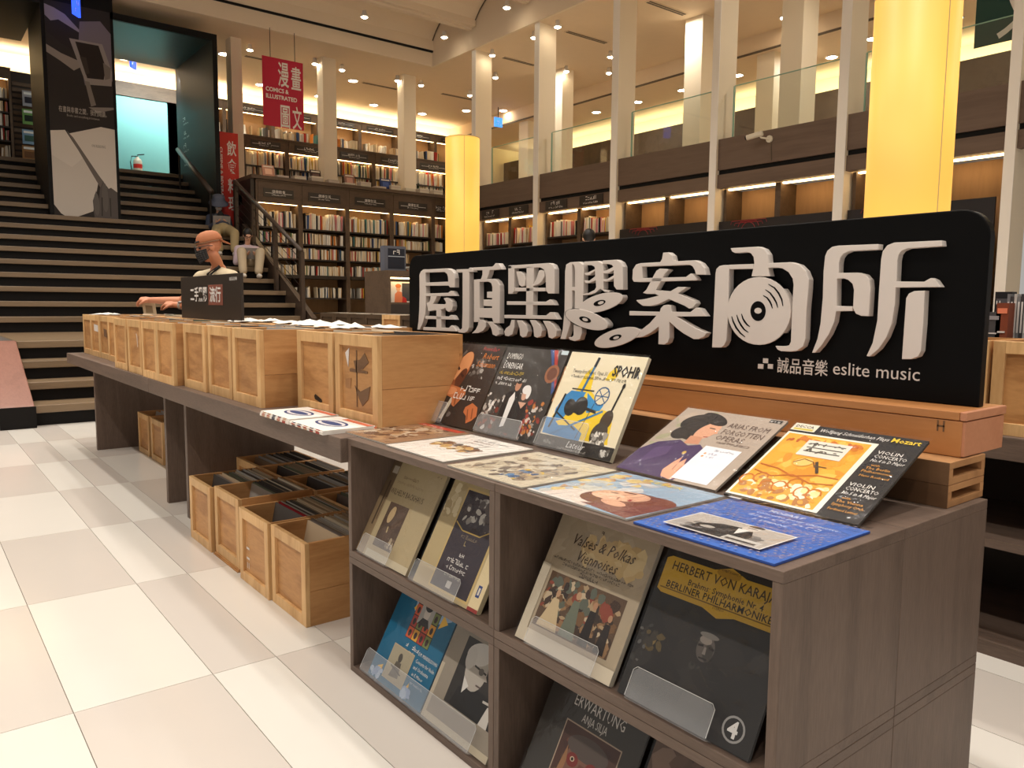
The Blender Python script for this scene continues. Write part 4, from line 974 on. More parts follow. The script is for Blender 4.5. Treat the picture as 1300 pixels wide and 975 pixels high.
record('standing charcoal record sleeve with a couple in evening dress', (1.502, 2.118, ZT + .004), YN, UP, [
    bg((58, 54, 52)), ('n', 0, .0, 1, .40, [(44, 40, 38), (96, 88, 84), (150, 140, 132), (200, 194, 188), (120, 50, 40), (60, 54, 50)], 120, 9, .04), ('n', .0, .18, .34, .46, [(226, 220, 214), (180, 170, 160), (70, 64, 60)], 40, 4, .035), ('n', .66, .05, 1, .45, [(206, 190, 180), (150, 60, 50), (190, 120, 60), (60, 54, 50)], 50, 6, .035),
    ('p', [(.30, .06), (.30, .46), (.38, .52), (.50, .52), (.54, .40), (.50, .06)], (26, 24, 26)), ('p', [(.40, .10), (.38, .42), (.43, .50), (.47, .42), (.46, .12)], (226, 222, 218)), ('e', .445, .575, .045, .065, 0, (190, 134, 104)), ('e', .445, .625, .05, .035, 0, (28, 24, 22)),
    ('p', [(.46, .05), (.48, .34), (.55, .40), (.68, .40), (.72, .26), (.70, .05)], (30, 26, 28)), ('p', [(.54, .40), (.62, .33), (.67, .40)], (206, 160, 136)), ('e', .60, .48, .045, .06, 0, (206, 160, 136)), ('e', .60, .54, .065, .05, 0, (228, 224, 220)), ('e', .65, .50, .03, .06, 0, (228, 224, 220)),
    ('p', [(.72, 1), (.78, 1), (.98, .52), (1, .56), (1, .62)], (60, 84, 140)), ('p', [(.78, 1), (.84, 1), (1, .64), (1, .58)], (170, 52, 44)), ('e', .88, .74, .10, .10, 0, (150, 96, 66)), ('e', .88, .74, .07, .07, 0, (110, 66, 50)), ('s', .855, .70, 0.06, .10, (200, 150, 100)),
    ('t', 'DOMINGO', .07, .86, .10, W1, dict(fit=.26)), ('t', 'LORENGAR', .07, .75, .10, W1, dict(fit=.32)), ('s', .05, .68, 0.44, .055, (206, 176, 66)), ('s', .05, .615, 0.5, .05, W1), ('s', .05, .555, 0.3, .05, W1), ('r', .9, .955, 1, 1, (200, 214, 220))], group='sleeves standing on the display boxes')
record('cream record sleeve with yellow and blue shapes and dark string instruments', (1.500, 1.788, ZT + .004), YN, UP, [
    bg((232, 220, 190)), ('p', [(.16, .50), (.26, .60), (.30, .78), (.36, .86), (.42, .78), (.45, .62), (.52, .58), (.56, .50), (.64, .46), (.80, .44), (.86, .34), (.88, .20), (.90, .14), (.10, .14), (.06, .26), (.10, .40)], (240, 204, 48)),
    ('p', [(.60, .82), (.66, .88), (.72, .80), (.68, .74), (.58, .74)], (240, 204, 48)), ('p', [(.20, .60), (.40, .60), (.38, .48), (.26, .38), (.22, .30), (.10, .26), (.08, .40), (.14, .54)], (52, 132, 190)), ('p', [(.0, .30), (.10, .30), (.20, .24), (.40, .26), (.54, .20), (.54, .12), (.02, .14)], (52, 132, 190)),
    ('p', [(.42, .60), (.56, .52), (.68, .50), (.66, .44), (.50, .40), (.46, .50)], (62, 146, 204)), ('e', .62, .58, .085, .095, 0, (232, 220, 190)), ('l', [(.62 + .085 * math.cos(a * .5), .58 + .09 * math.sin(a * .5)) for a in range(14)], .014, (40, 84, 130)), ('l', [(.56, .52), (.68, .64)], .01, (40, 84, 130)), ('l', [(.56, .64), (.68, .52)], .01, (40, 84, 130)), ('l', [(.53, .58), (.71, .58)], .01, (40, 84, 130)),
    ('e', .265, .43, .075, .09, 30, (34, 32, 30)), ('e', .40, .46, .085, .095, 30, (34, 32, 30)), ('p', [(.24, .40), (.36, .38), (.42, .44), (.32, .50)], (34, 32, 30)), ('l', [(.48, .44), (.62, .42)], .03, (34, 32, 30)), ('l', [(.08, .20), (.14, .56)], .026, (30, 30, 30)), ('l', [(.34, .60), (.40, .92)], .03, (44, 110, 156)), ('l', [(.39, .86), (.405, .96)], .035, (26, 34, 44)), ('l', [(.20, .62), (.50, .62)], .014, (40, 40, 40)),
    ('l', [(.12, .36), (.44, .22)], .016, (30, 30, 30)), ('l', [(.14, .14), (.70, .44)], .022, (52, 120, 170)), ('l', [(.48, .14), (.56, .50)], .008, (60, 60, 60)), ('e', .78, .36, .07, .10, -10, (70, 56, 44)), ('e', .75, .22, .10, .12, -10, (70, 62, 54)), ('n', .64, .10, .88, .26, [(160, 154, 146), (226, 220, 210), (90, 84, 78)], 26, 8, .035), ('l', [(.80, .44), (.84, .70)], .022, (30, 28, 28)), ('e', .84, .70, .018, .03, -8, (30, 28, 28)),
    ('r', 0, 0, 1, .125, (38, 34, 32)), ('t', 'Lateur', .40, .045, .09, W1, dict(shear=.3)), ('n', .08, .03, .24, .09, [(120, 116, 110), (70, 66, 62)], 10, 2, .03), ('n', .84, .02, .96, .11, [(200, 196, 190), (90, 84, 78)], 14, 2, .03), ('s', .3, .015, 0.4, .03, (180, 176, 168)),
    ('t', 'SPOHR', .64, .79, .15, (40, 36, 32), dict(bold=.03, fit=.34)), ('t', 'Twenty-first Nonet, Opus 31', .12, .785, .055, (40, 36, 32), dict(fit=.46)), ('s', .12, .735, 0.74, .04, (60, 56, 50))], edge=(200, 190, 166), thick=.012, group='sleeves standing on the display boxes')
# two sleeves leaning low against the timbers
record('taupe record sleeve with a woman in purple, leaning on the timbers', (1.458, 1.408, ZT + .006), YN, LOW, [
    bg((176, 160, 146)), ('n', 0, .0, .5, 1, [(170, 158, 142), (164, 160, 132), (180, 162, 146)], 40, 7, .12), ('e', .34, .72, .17, .19, 0, HR), ('e', .22, .62, .10, .10, 0, HR), ('e', .26, .80, .16, .13, 20, HR), ('e', .43, .70, .09, .14, -14, (214, 160, 130)), ('p', [(.50, .74), (.545, .68), (.50, .66)], (214, 160, 130)), ('p', [(.33, .60), (.45, .60), (.48, .50), (.34, .48)], (198, 140, 110)), ('e', .38, .88, .16, .07, -24, HR),
    ('l', [(.42, .745), (.48, .74)], .012, (50, 34, 30)), ('l', [(.45, .61), (.49, .615)], .012, (150, 60, 56)),
    ('p', [(.0, .0), (.0, .30), (.10, .44), (.28, .52), (.40, .46), (.50, .50), (.58, .44), (.62, .30), (.60, .0)], (66, 46, 88)), ('p', [(.12, .10), (.3, .3), (.28, .42), (.14, .36)], (82, 60, 104)), ('e', .44, .36, .018, .022, 0, (196, 160, 80)),
    ('p', [(.42, .10), (.44, .22), (.47, .30), (.49, .22), (.52, .29), (.55, .21), (.58, .25), (.62, .16), (.66, .17), (.64, .07), (.56, .0), (.46, .02)], (220, 160, 130)), ('l', [(.49, .20), (.50, .12)], .008, (160, 104, 82)), ('l', [(.55, .19), (.55, .11)], .008, (160, 104, 82)),
    ('r', .56, .03, .90, .50, (232, 232, 238)), ('s', .66, .445, 0.2, .035, (80, 84, 110)), ('s', .64, .39, 0.12, .035, (90, 94, 140)), ('s', .66, .35, 0.08, .03, (90, 94, 140)), ('e', .62, .40, .012, .012, 0, (210, 150, 90)), ('e', .62, .36, .012, .012, 0, (210, 150, 90)),
    ('t', 'ARIAS FROM', .56, .79, .10, (104, 84, 76), dict(fit=.38)), ('t', 'FORGOTTEN', .56, .69, .10, (104, 84, 76), dict(fit=.38)), ('t', 'OPERAS', .56, .60, .10, (104, 84, 76), dict(fit=.26)), ('s', .60, .555, 0.34, .045, (120, 100, 90)), ('r', .86, .945, .97, .985, (50, 46, 44)), ('s', .87, .95, .09, .04, W1)], edge=(160, 150, 138), group='sleeves leaning on the timbers')
record('black record sleeve with a white-bordered orange picture, leaning on the timbers', (1.448, 1.062, ZT + .006), YN, LOW, [
    bg((36, 34, 36)), ('r', .0, .02, .71, .88, (238, 232, 218)), ('r', .02, .04, .67, .86, (232, 168, 54)), ('n', .02, .04, .67, .86, [(236, 176, 62), (240, 190, 84), (220, 148, 44), (232, 160, 50)], 70, 3, .09), ('n', .02, .04, .67, .30, [(240, 214, 150), (250, 236, 200), (220, 160, 60), (180, 120, 60)], 60, 5, .05),
    ('n', .04, .74, .66, .85, [(206, 120, 40), (190, 96, 34), (240, 190, 90)], 34, 12, .04)] + [('l', [(.05 + .09 * k + .05 * math.cos(a * .7), .22 + .05 * math.sin(k * 2) + .06 * math.sin(a * .7)) for a in range(8)], .012, (196, 112, 30)) for k in range(7)] + [
    ('l', [(.04, .42), (.2, .40), (.34, .34), (.5, .40), (.66, .40)], .014, (190, 106, 34)), ('l', [(.04, .34), (.2, .30), (.34, .36), (.5, .30), (.66, .33)], .012, (190, 106, 34)), ('r', .22, .60, .56, .80, (226, 220, 208)),
    ('l', [(.25, .76), (.53, .76)], .01, (60, 56, 52)), ('l', [(.25, .71), (.53, .71)], .012, (60, 56, 52)), ('l', [(.25, .66), (.53, .66)], .012, (60, 56, 52)), ('n', .24, .63, .54, .78, [(70, 66, 60), (110, 104, 96)], 22, 6, .016), ('e', .33, .52, .07, .05, 20, (240, 196, 110)), ('l', [(.26, .50), (.32, .56), (.40, .54), (.44, .48)], .01, (130, 80, 30)), ('l', [(.42, .55), (.49, .42)], .022, (70, 54, 40)), ('l', [(.42, .50), (.52, .50)], .008, (90, 64, 40)),
    ('r', .0, .90, .20, 1, (226, 218, 200)), ('t', 'DECCA', .02, .945, .045, (40, 38, 36), dict(bold=.02)), ('r', .02, .91, .18, .935, (206, 190, 90)), ('t', 'Wolfgang Schneiderhan Plays', .23, .92, .06, W1, dict(shear=.25, fit=.52)), ('t', 'Mozart', .77, .92, .075, (240, 206, 60), dict(bold=.015, fit=.2)),
    ('t', 'VIOLIN', .75, .76, .055, W1), ('t', 'CONCERTO', .75, .71, .055, W1, dict(fit=.22)), ('t', 'No.4 in D Major', .75, .66, .05, W1, dict(shear=.2, fit=.23)), ('t', 'with', .78, .61, .035, (226, 160, 70)), ('t', 'The Berlin', .76, .57, .04, (226, 160, 70)), ('t', 'Philharmonic', .75, .53, .04, (226, 160, 70)), ('t', 'Hans Rosbaud', .76, .48, .035, (226, 160, 70)),
    ('t', 'VIOLIN', .75, .36, .055, W1), ('t', 'CONCERTO', .75, .31, .055, W1, dict(fit=.22)), ('t', 'No.5 in A Major', .75, .26, .05, W1, dict(shear=.2, fit=.23)), ('t', 'with', .78, .21, .035, (226, 160, 70)), ('t', 'The Vienna', .76, .17, .04, (226, 160, 70)), ('t', 'Symphony Orch.', .75, .13, .04, (226, 160, 70), dict(fit=.22)), ('t', 'Ferdinand Leitner', .75, .08, .035, (226, 160, 70), dict(fit=.2))], group='sleeves leaning on the timbers')
# five sleeves lying flat along the front edge
def flat(label, y, x, shapes, k, **kw): return record(label, (x, y, ZT + .004), YN, FLAT, shapes, thick=.0038, **{'edge': (190, 184, 174), **kw}, group='sleeves lying flat on the display boxes')
flat('red-banded record sleeve with a brown painted scene lying flat beside the magazines', 2.385, 1.146, [bg((150, 116, 88)), ('n', 0, 0, .82, 1, [(150, 110, 80), (196, 164, 130), (110, 76, 54), (176, 138, 100), (206, 186, 160), (90, 60, 46)], 110, 4, .09), ('r', 0, .0, .10, 1, (206, 70, 48)), ('r', .0, .90, .9, 1, (206, 74, 50)), ('s', .14, .92, 0.4, .06, W1)], 0)
flat('white record sleeve with a small golden landscape picture lying flat', 2.058, 1.138, [bg((232, 226, 218)), ('n', .12, .34, .84, .62, [(190, 150, 90), (150, 106, 60), (216, 190, 140), (120, 80, 54), (100, 92, 84), (206, 170, 110)], 80, 5, .06), ('s', .30, .86, 0.5, .06, (150, 150, 150)), ('s', .34, .78, 0.3, .06, (150, 120, 110)), ('s', .30, .70, 0.4, .05, (160, 160, 158))], 1)
flat('grey-cream record sleeve with a hazy painted scene lying flat', 1.700, 1.122, [bg((206, 194, 170)), ('n', .08, .06, .92, .80, [(190, 176, 150), (160, 144, 122), (126, 110, 94), (206, 196, 176), (176, 160, 136), (110, 96, 84)], 130, 6, .08), ('n', .5, .10, .86, .5, [(90, 130, 170), (214, 180, 70), (180, 160, 130), (60, 90, 130)], 22, 7, .05), ('s', .1, .88, 0.5, .06, (110, 96, 84))], 2)
flat('pale blue record sleeve with a painted long-haired portrait lying flat', 1.366, 1.122, [bg((150, 174, 196)), ('n', 0, 0, .6, 1, [(196, 196, 190), (170, 180, 190), (214, 190, 130), (206, 206, 206), (190, 150, 110)], 60, 9, .1), ('p', [(.1, 0), (.2, .3), (.35, .36), (.55, .2), (.6, 0)], (220, 206, 196)),
    ('e', .62, .34, .30, .22, 24, (110, 56, 44)), ('e', .80, .42, .2, .16, 10, (120, 66, 52)), ('p', [(.5, .06), (.98, .0), (1, .5), (.86, .3), (.66, .16)], (120, 64, 58)), ('e', .56, .40, .22, .145, 20, (222, 172, 142)), ('e', .50, .34, .12, .08, 20, (232, 186, 158)), ('e', .66, .22, .12, .06, -10, (214, 160, 132)), ('l', [(.50, .50), (.60, .52)], .02, (80, 46, 40)), ('l', [(.44, .42), (.50, .44)], .02, (80, 46, 40)), ('l', [(.58, .36), (.62, .30)], .016, (170, 110, 90)), ('l', [(.68, .38), (.70, .33)], .024, (170, 70, 66)),
    ('t', 'WEBER', .3, .88, .10, (226, 206, 90), dict(fit=.4)), ('r', .0, .0, .5, .03, (226, 220, 214))], 3)
dots = [('e', .03 + .047 * i + (.02 if j % 2 else 0), .03 + .047 * j, .010, .007, 30 * ((i + j) % 3), (150, 140, 160)) for i in range(21) for j in range(21) if not (.14 < .03 + .047 * i < .84 and .08 < .03 + .047 * j < .50) and not (.28 < .03 + .047 * i < .98 and .62 < .03 + .047 * j < .92) and (i * 7 + j * 3) % 4 != 0]
flat('flat blue patterned record sleeve with a grey photograph of a seated man', 1.030, 1.118, [bg((64, 106, 188))] + dots + [
    ('r', .15, .10, .84, .48, (232, 230, 228)), ('r', .16, .11, .83, .47, (182, 174, 166)), ('n', .16, .11, .83, .30, [(130, 126, 122), (170, 166, 162), (110, 104, 100)], 30, 3, .06), ('p', [(.28, .12), (.30, .28), (.40, .36), (.52, .38), (.62, .36), (.68, .26), (.68, .12)], (40, 38, 38)), ('e', .58, .405, .055, .06, 0, (206, 196, 186)), ('e', .585, .455, .055, .022, 0, (70, 64, 60)), ('l', [(.55, .41), (.62, .41)], .01, (60, 54, 50)), ('p', [(.52, .36), (.60, .36), (.57, .24)], (230, 228, 224)), ('r', .56, .12, .80, .20, (200, 196, 190)), ('r', .58, .13, .78, .16, (70, 66, 64)), ('e', .38, .24, .05, .025, 10, (180, 172, 164)),
    ('t', 'MOZART', .40, .84, .06, (206, 216, 240), dict(bold=.02)), ('t', 'concerto pour clarinette', .36, .76, .06, (206, 216, 240), dict(fit=.56)), ('s', .36, .68, 0.5, .06, (206, 216, 240)), ('t', 'F. ETIENNE', .44, .60, .05, (206, 216, 240)), ('r', .0, .955, .10, .99, (196, 200, 206))], 4, edge=(60, 90, 170))
# sleeves in the open boxes, leaning back
def boxed(label, y, z, shapes, **kw): return record(label, (1.122, y, z), YN, LEAN, shapes, group='sleeves leaning in the display boxes', **kw)
boxed('black record sleeve with a gold label and faint grey face', 1.067, .410, [
    bg((40, 37, 36)), ('n', 0, 0, 1, .7, [(44, 40, 38), (50, 46, 44), (38, 35, 34)], 60, 3, .14), ('n', .06, .30, .22, .46, [(120, 100, 60), (90, 76, 50), (60, 54, 48)], 12, 4, .04), ('p', [(.02, .72), (.06, .70), (.40, .70), (.52, .665), (.64, .70), (.96, .70), (.98, .72), (.98, .93), (.94, .95), (.64, .95), (.52, .99), (.40, .95), (.06, .95), (.02, .93)], (198, 158, 52)), ('l', [(.04, .735), (.96, .735)], .008, (120, 90, 30)),
    ('e', .51, .945, .09, .03, 0, (170, 130, 40)), ('s', .41, .955, 0.2, .022, (50, 40, 20)), ('t', 'HERBERT VON KARAJAN', .08, .865, .085, (70, 54, 26), dict(fit=.84, bold=.01)), ('t', 'Brahms: Symphonie Nr. 4', .24, .80, .055, (50, 40, 22), dict(fit=.56, bold=.01)), ('t', 'BERLINER PHILHARMONIKER', .08, .745, .065, (50, 40, 22), dict(fit=.84, bold=.01)), ('t', 'STEREO', .47, .715, .025, (70, 54, 26)), ('s', .82, .93, 0.14, .03, (60, 46, 24)),
    ('e', .52, .47, .065, .08, 0, (84, 77, 72)), ('e', .545, .45, .035, .055, 0, (60, 55, 51)), ('e', .505, .52, .045, .025, 0, (128, 119, 111)), ('l', [(.46, .48), (.50, .485)], .014, (34, 30, 28)), ('l', [(.54, .485), (.58, .48)], .014, (34, 30, 28)), ('p', [(.51, .48), (.525, .48), (.53, .435), (.505, .435)], (120, 111, 104)), ('l', [(.49, .41), (.55, .41)], .01, (40, 36, 34)), ('e', .52, .552, .07, .018, 0, (110, 104, 98)), ('n', .44, .32, .60, .38, [(44, 41, 40), (60, 56, 52)], 10, 4, .03),
    ('e', .86, .12, .075, .075, 0, (150, 148, 146)), ('e', .86, .12, .062, .062, 0, (40, 38, 38)), ('t', '4', .825, .075, .13, (214, 212, 210), dict(bold=.03)), ('n', .0, .2, .1, .5, [(90, 88, 86), (60, 58, 56)], 8, 2, .02)], thick=.007)
boxed('taupe record sleeve with a painted ballroom scene', 1.405, .410, [
    bg((176, 160, 136)), ('n', 0, .5, 1, 1, [(170, 154, 130), (182, 166, 142)], 20, 3, .2), ('n', .28, .66, .96, .94, [(206, 178, 128), (190, 162, 116), (214, 190, 142)], 40, 6, .09), ('r', .12, .14, .90, .56, (96, 74, 56)), ('n', .12, .14, .90, .56, [(120, 88, 60), (150, 116, 82), (70, 52, 42), (96, 100, 88), (176, 150, 116), (140, 70, 54), (60, 48, 42), (196, 176, 146)], 170, 8, .05),
    ('p', [(.40, .15), (.44, .42), (.50, .42), (.56, .15)], (110, 116, 100)), ('e', .47, .46, .025, .03, 0, (190, 150, 116)), ('p', [(.60, .15), (.62, .40), (.68, .40), (.70, .15)], (40, 34, 32)), ('e', .65, .44, .022, .028, 0, (180, 136, 104)), ('p', [(.16, .15), (.24, .38), (.30, .38), (.38, .15)], (206, 184, 146)), ('e', .27, .42, .022, .028, 0, (190, 150, 116)), ('p', [(.76, .15), (.79, .36), (.84, .36), (.86, .15)], (48, 40, 38)), ('e', .815, .40, .02, .026, 0, (180, 136, 104)),
    ('t', 'Valses & Polkas', .20, .80, .12, (84, 68, 56), dict(shear=.35, fit=.62)), ('t', 'Viennoises', .30, .69, .12, (84, 68, 56), dict(shear=.35, fit=.40)), ('s', .46, .93, 0.06, .05, (50, 44, 40)), ('s', .08, .655, 0.84, .028, (50, 44, 40)), ('s', .2, .625, 0.6, .028, (50, 44, 40)), ('s', .4, .585, 0.22, .045, (60, 50, 44)), ('r', .0, .0, 1, .10, (214, 202, 180)), ('r', .0, .0, .09, .6, (206, 194, 172))], edge=(206, 196, 178), thick=.012)
boxed('beige record sleeve with a small brown photograph in a display box', 2.236, .410, [
    bg((184, 166, 130)), ('r', .0, .0, .16, 1, (150, 128, 98)), ('r', .0, .60, .16, 1, (112, 92, 70)), ('r', .05, .86, .15, .94, (190, 180, 164)), ('s', .08, .34, 0.02, .05, (70, 56, 44)), ('l', [(.09, .30), (.09, .78)], .028, (84, 68, 52)), ('l', [(.13, .36), (.13, .74)], .012, (96, 80, 62)), ('s', .30, .84, 0.3, .05, (110, 92, 66)), ('s', .22, .78, 0.5, .036, (140, 120, 90)), ('t', 'WILHELM BACKHAUS', .17, .66, .085, (76, 60, 46), dict(fit=.62)),
    ('r', .26, .12, .62, .58, (92, 74, 62)), ('n', .26, .12, .62, .58, [(92, 74, 62), (84, 66, 56), (100, 80, 68)], 24, 3, .08), ('e', .37, .46, .05, .09, -12, (190, 164, 124)), ('n', .48, .12, .62, .26, [(210, 196, 170), (120, 100, 84), (176, 158, 132)], 20, 4, .03), ('l', [(.40, .34), (.41, .28)], .02, (190, 170, 130)), ('s', .84, .95, 0.1, .03, (90, 76, 56)), ('r', .20, .0, 1, .07, (206, 194, 166))], edge=(196, 180, 150), thick=.01)
boxed('cream record sleeve with a dark violet title panel', 1.880, .410, [
    bg((190, 170, 128)), ('r', .24, .03, .84, .96, (206, 180, 120)), ('r', .26, .05, .82, .94, (62, 54, 62)), ('n', .30, .62, .80, .92, [(150, 146, 142), (100, 92, 92), (200, 196, 190), (76, 68, 72)], 50, 5, .05), ('l', [(.27, .64), (.40, .58), (.66, .58), (.80, .66)], .012, (200, 170, 96)), ('n', .0, .6, .24, 1, [(206, 190, 150), (180, 160, 120), (220, 206, 170)], 20, 4, .06), ('s', .40, .52, 0.26, .045, (150, 134, 110)), ('s', .5, .46, 0.05, .06, (190, 170, 120)),
    ('s', .50, .36, 0.1, .06, W1), ('s', .36, .29, 0.36, .06, W1), ('s', .38, .23, 0.32, .055, W1), ('s', .40, .17, 0.26, .05, (180, 172, 160)), ('r', .48, .08, .55, .14, (200, 196, 190)), ('r', .86, .0, 1, 1, (226, 208, 166)), ('r', .90, .12, .95, .22, (50, 70, 130)), ('r', .913, .14, .937, .20, (220, 214, 200)), ('l', [(.93, .45), (.93, .66)], .03, (80, 70, 60)), ('r', .86, .0, 1, .03, (150, 50, 44))], edge=(210, 196, 160), thick=.014)
boxed('teal record sleeve with small portraits in a lower display box', 2.160, .024, [
    bg((24, 102, 138)), ('p', [(.30, .92), (.36, .98), (.72, .98), (.78, .92), (.90, .90), (.94, .84), (.76, .76), (.32, .76)], (150, 176, 206)), ('p', [(.36, .86), (.30, .78), (.40, .74)], (230, 184, 70)), ('p', [(.80, .86), (.90, .80), (.78, .72)], (230, 184, 70)), ('r', .34, .50, .76, .96, (40, 30, 30))] + [('r', .345 + .104 * a, .505 + .115 * b, .345 + .104 * a + .096, .505 + .115 * b + .106, ((206, 90, 50), (220, 160, 60), (170, 60, 48), (120, 130, 70))[(a + b * 2) % 4]) for a in range(4) for b in range(4)] + [('e', .393 + .104 * a, .555 + .115 * b, .024, .034, 0, (60, 44, 40)) for a in range(4) for b in range(4)] + [
    ('r', .43, .67, .66, .93, (170, 166, 160)), ('e', .545, .80, .05, .075, 0, (206, 196, 186)), ('e', .545, .86, .065, .05, 0, (40, 36, 34)), ('p', [(.45, .67), (.50, .74), (.60, .74), (.65, .67)], (50, 46, 44)), ('s', .38, .975, 0.3, .03, (30, 30, 40)), ('s', .42, .43, 0.26, .065, W1), ('s', .5, .385, 0.1, .035, W1),
    ('r', .24, .06, .62, .40, (186, 170, 140)), ('r', .25, .07, .61, .39, (170, 160, 136)), ('e', .42, .30, .035, .045, 10, (80, 74, 66)), ('p', [(.34, .10), (.38, .26), (.47, .26), (.50, .12)], (100, 92, 82)), ('l', [(.32, .20), (.52, .16)], .014, (60, 56, 50)), ('p', [(.10, .02), (.20, .08), (.20, .16), (.12, .12)], (230, 184, 70)), ('p', [(.62, .04), (.74, .02), (.70, .16)], (230, 184, 70)), ('n', .0, .0, .24, .12, [(170, 190, 214), (140, 166, 200)], 12, 5, .05), ('n', .60, .0, .80, .12, [(170, 190, 214), (140, 166, 200)], 12, 6, .05),
    ('t', 'E.M. MENDELSSOHN', .66, .42, .045, W1, dict(fit=.32)), ('t', 'Concerto for Violin', .66, .35, .05, W1, dict(fit=.32)), ('t', 'and Orchestra', .66, .29, .05, W1, dict(fit=.26)), ('t', 'in E Minor', .68, .23, .045, W1), ('s', .70, .16, 0.24, .03, (190, 206, 220)), ('e', .05, .95, .03, .03, 0, (200, 210, 214))], edge=(40, 90, 120))
boxed('grey record sleeve with a photograph of a man in glasses', 1.838, .024, [
    bg((150, 140, 126)), ('r', .22, .22, .92, .82, (46, 42, 40)), ('p', [(.30, .24), (.34, .40), (.50, .46), (.80, .44), (.92, .30), (.92, .22), (.30, .22)], (26, 24, 24)), ('e', .48, .60, .15, .19, 10, (176, 168, 158)), ('e', .45, .72, .17, .10, 14, (206, 202, 196)), ('e', .36, .66, .07, .10, 0, (200, 196, 190)), ('p', [(.60, .62), (.66, .55), (.60, .54)], (176, 168, 158)), ('l', [(.44, .62), (.62, .60)], .016, (34, 32, 30)), ('e', .55, .60, .035, .03, 0, (96, 90, 84)), ('l', [(.54, .48), (.61, .48)], .014, (90, 76, 70)), ('p', [(.36, .50), (.40, .36), (.46, .44)], (214, 210, 204)), ('p', [(.74, .22), (.78, .38), (.84, .40), (.86, .22)], (206, 200, 192)), ('l', [(.70, .40), (.86, .41)], .02, (190, 184, 176)),
    ('s', .34, .91, 0.5, .07, (96, 88, 84)), ('s', .56, .85, 0.3, .06, (120, 110, 104)), ('s', .50, .835, 0.34, .03, (110, 102, 96)), ('r', .0, .0, 1, .06, (196, 184, 160)), ('r', .0, .0, .05, .5, (190, 178, 156))], edge=(190, 178, 156), thick=.01)
boxed('dark grey record sleeve with a framed reddish portrait', 1.405, .024, [
    bg((62, 58, 54)), ('r', .26, .02, .84, .66, (170, 150, 130)), ('r', .27, .03, .83, .65, (76, 50, 42)), ('n', .27, .03, .83, .65, [(84, 54, 46), (104, 62, 52), (70, 46, 40), (96, 70, 56)], 40, 4, .09), ('e', .55, .36, .20, .24, 0, (120, 84, 68)), ('e', .55, .53, .21, .085, 0, (84, 72, 66)), ('e', .44, .42, .06, .05, 0, (120, 46, 40)), ('e', .64, .42, .06, .05, 0, (120, 46, 40)), ('e', .44, .425, .022, .018, 0, (196, 176, 150)), ('e', .64, .425, .022, .018, 0, (196, 176, 150)), ('e', .44, .425, .012, .012, 0, (24, 18, 18)), ('e', .64, .425, .012, .012, 0, (24, 18, 18)), ('p', [(.52, .42), (.57, .42), (.61, .29), (.49, .29)], (104, 66, 54)), ('e', .55, .29, .05, .025, 0, (56, 34, 30)), ('l', [(.46, .21), (.64, .21)], .02, (90, 40, 36)), ('p', [(.29, .06), (.36, .5), (.39, .4), (.37, .06)], (150, 108, 74)),
    ('t', 'ERWARTUNG', .27, .775, .12, (206, 200, 192), dict(fit=.52)), ('t', 'ANJA SILJA', .40, .69, .085, (206, 200, 192), dict(fit=.26)), ('s', .30, .965, 0.4, .03, (150, 144, 138))], edge=(70, 66, 62))
boxed('brown mottled record sleeve with pale capitals in a lower box', 1.067, .024, [
    bg((96, 74, 60)), ('n', 0, 0, 1, 1, [(104, 80, 66), (84, 64, 54), (120, 92, 76), (70, 54, 46), (130, 106, 90)], 120, 4, .10), ('t', 'GUAR', .42, .70, .10, (206, 190, 150), dict(fit=.26)), ('s', .34, .70, 0.36, .08, (206, 190, 150)), ('n', .2, .1, .8, .6, [(60, 46, 40), (150, 112, 84), (90, 66, 54)], 40, 6, .07)], edge=(96, 80, 66))

# acrylic record stands: base foot, front lip
def stand(label, y0, wd, x, z, h, tilt):
    o = (x, y0, z); t = thing('record_stand', label, 'record stand', o, group='clear acrylic record stands'); v = Vector(tilt).normalized()
    ey = v; n = Vector(YN).cross(v)
    P = lambda a, b, c: Vector((x, y0, z)) + Vector(YN) * a + ey * b + n * c
    MB(o).prism([P(0, 0, .019), P(wd, 0, .019), P(wd, h - .012, .019), P(wd - .012, h, .019), P(.012, h, .019), P(0, h - .012, .019)], n * .0025).build('front_lip', 'acrylic', t)
    e = MB(o); e.tube([P(0, .002, .0215), P(0, h - .008, .0215), P(.008, h, .0215), P(wd - .008, h, .0215), P(wd, h - .008, .0215), P(wd, .002, .0215)], .0007, 5); e.build('lip_edge', 'acrylic_edge', t)
    MB(o).prism([P(0, -.0015, -.03), P(wd, -.0015, -.03), P(wd, -.0015, .0205), P(0, -.0015, .0205)], -ey * .002).build('foot', 'acrylic', t)
for y, wd, x, z, h, tl, lab in ((1.030, .20, 1.122, .412, .062, LEAN, 'holding the gold-labelled black sleeve'), (1.350, .22, 1.122, .412, .062, LEAN, 'holding the ballroom sleeve'), (2.190, .18, 1.122, .412, .06, LEAN, 'holding the beige photograph sleeve'), (1.875, .23, 1.122, .412, .06, LEAN, 'holding the violet panel sleeve'),
        (2.18, .60, 1.122, .026, .07, LEAN, 'a wide one across both lower box sleeves'), (2.46, .17, 1.50, ZT + .004, .075, UP, 'holding the orange-lit head sleeve'), (2.09, .23, 1.50, ZT + .004, .06, UP, 'holding the evening dress sleeve'), (1.775, .20, 1.498, ZT + .004, .09, UP, 'holding the cream instruments sleeve')):
    stand('clear acrylic record stand, ' + lab, y, wd, x, z, h, tl)

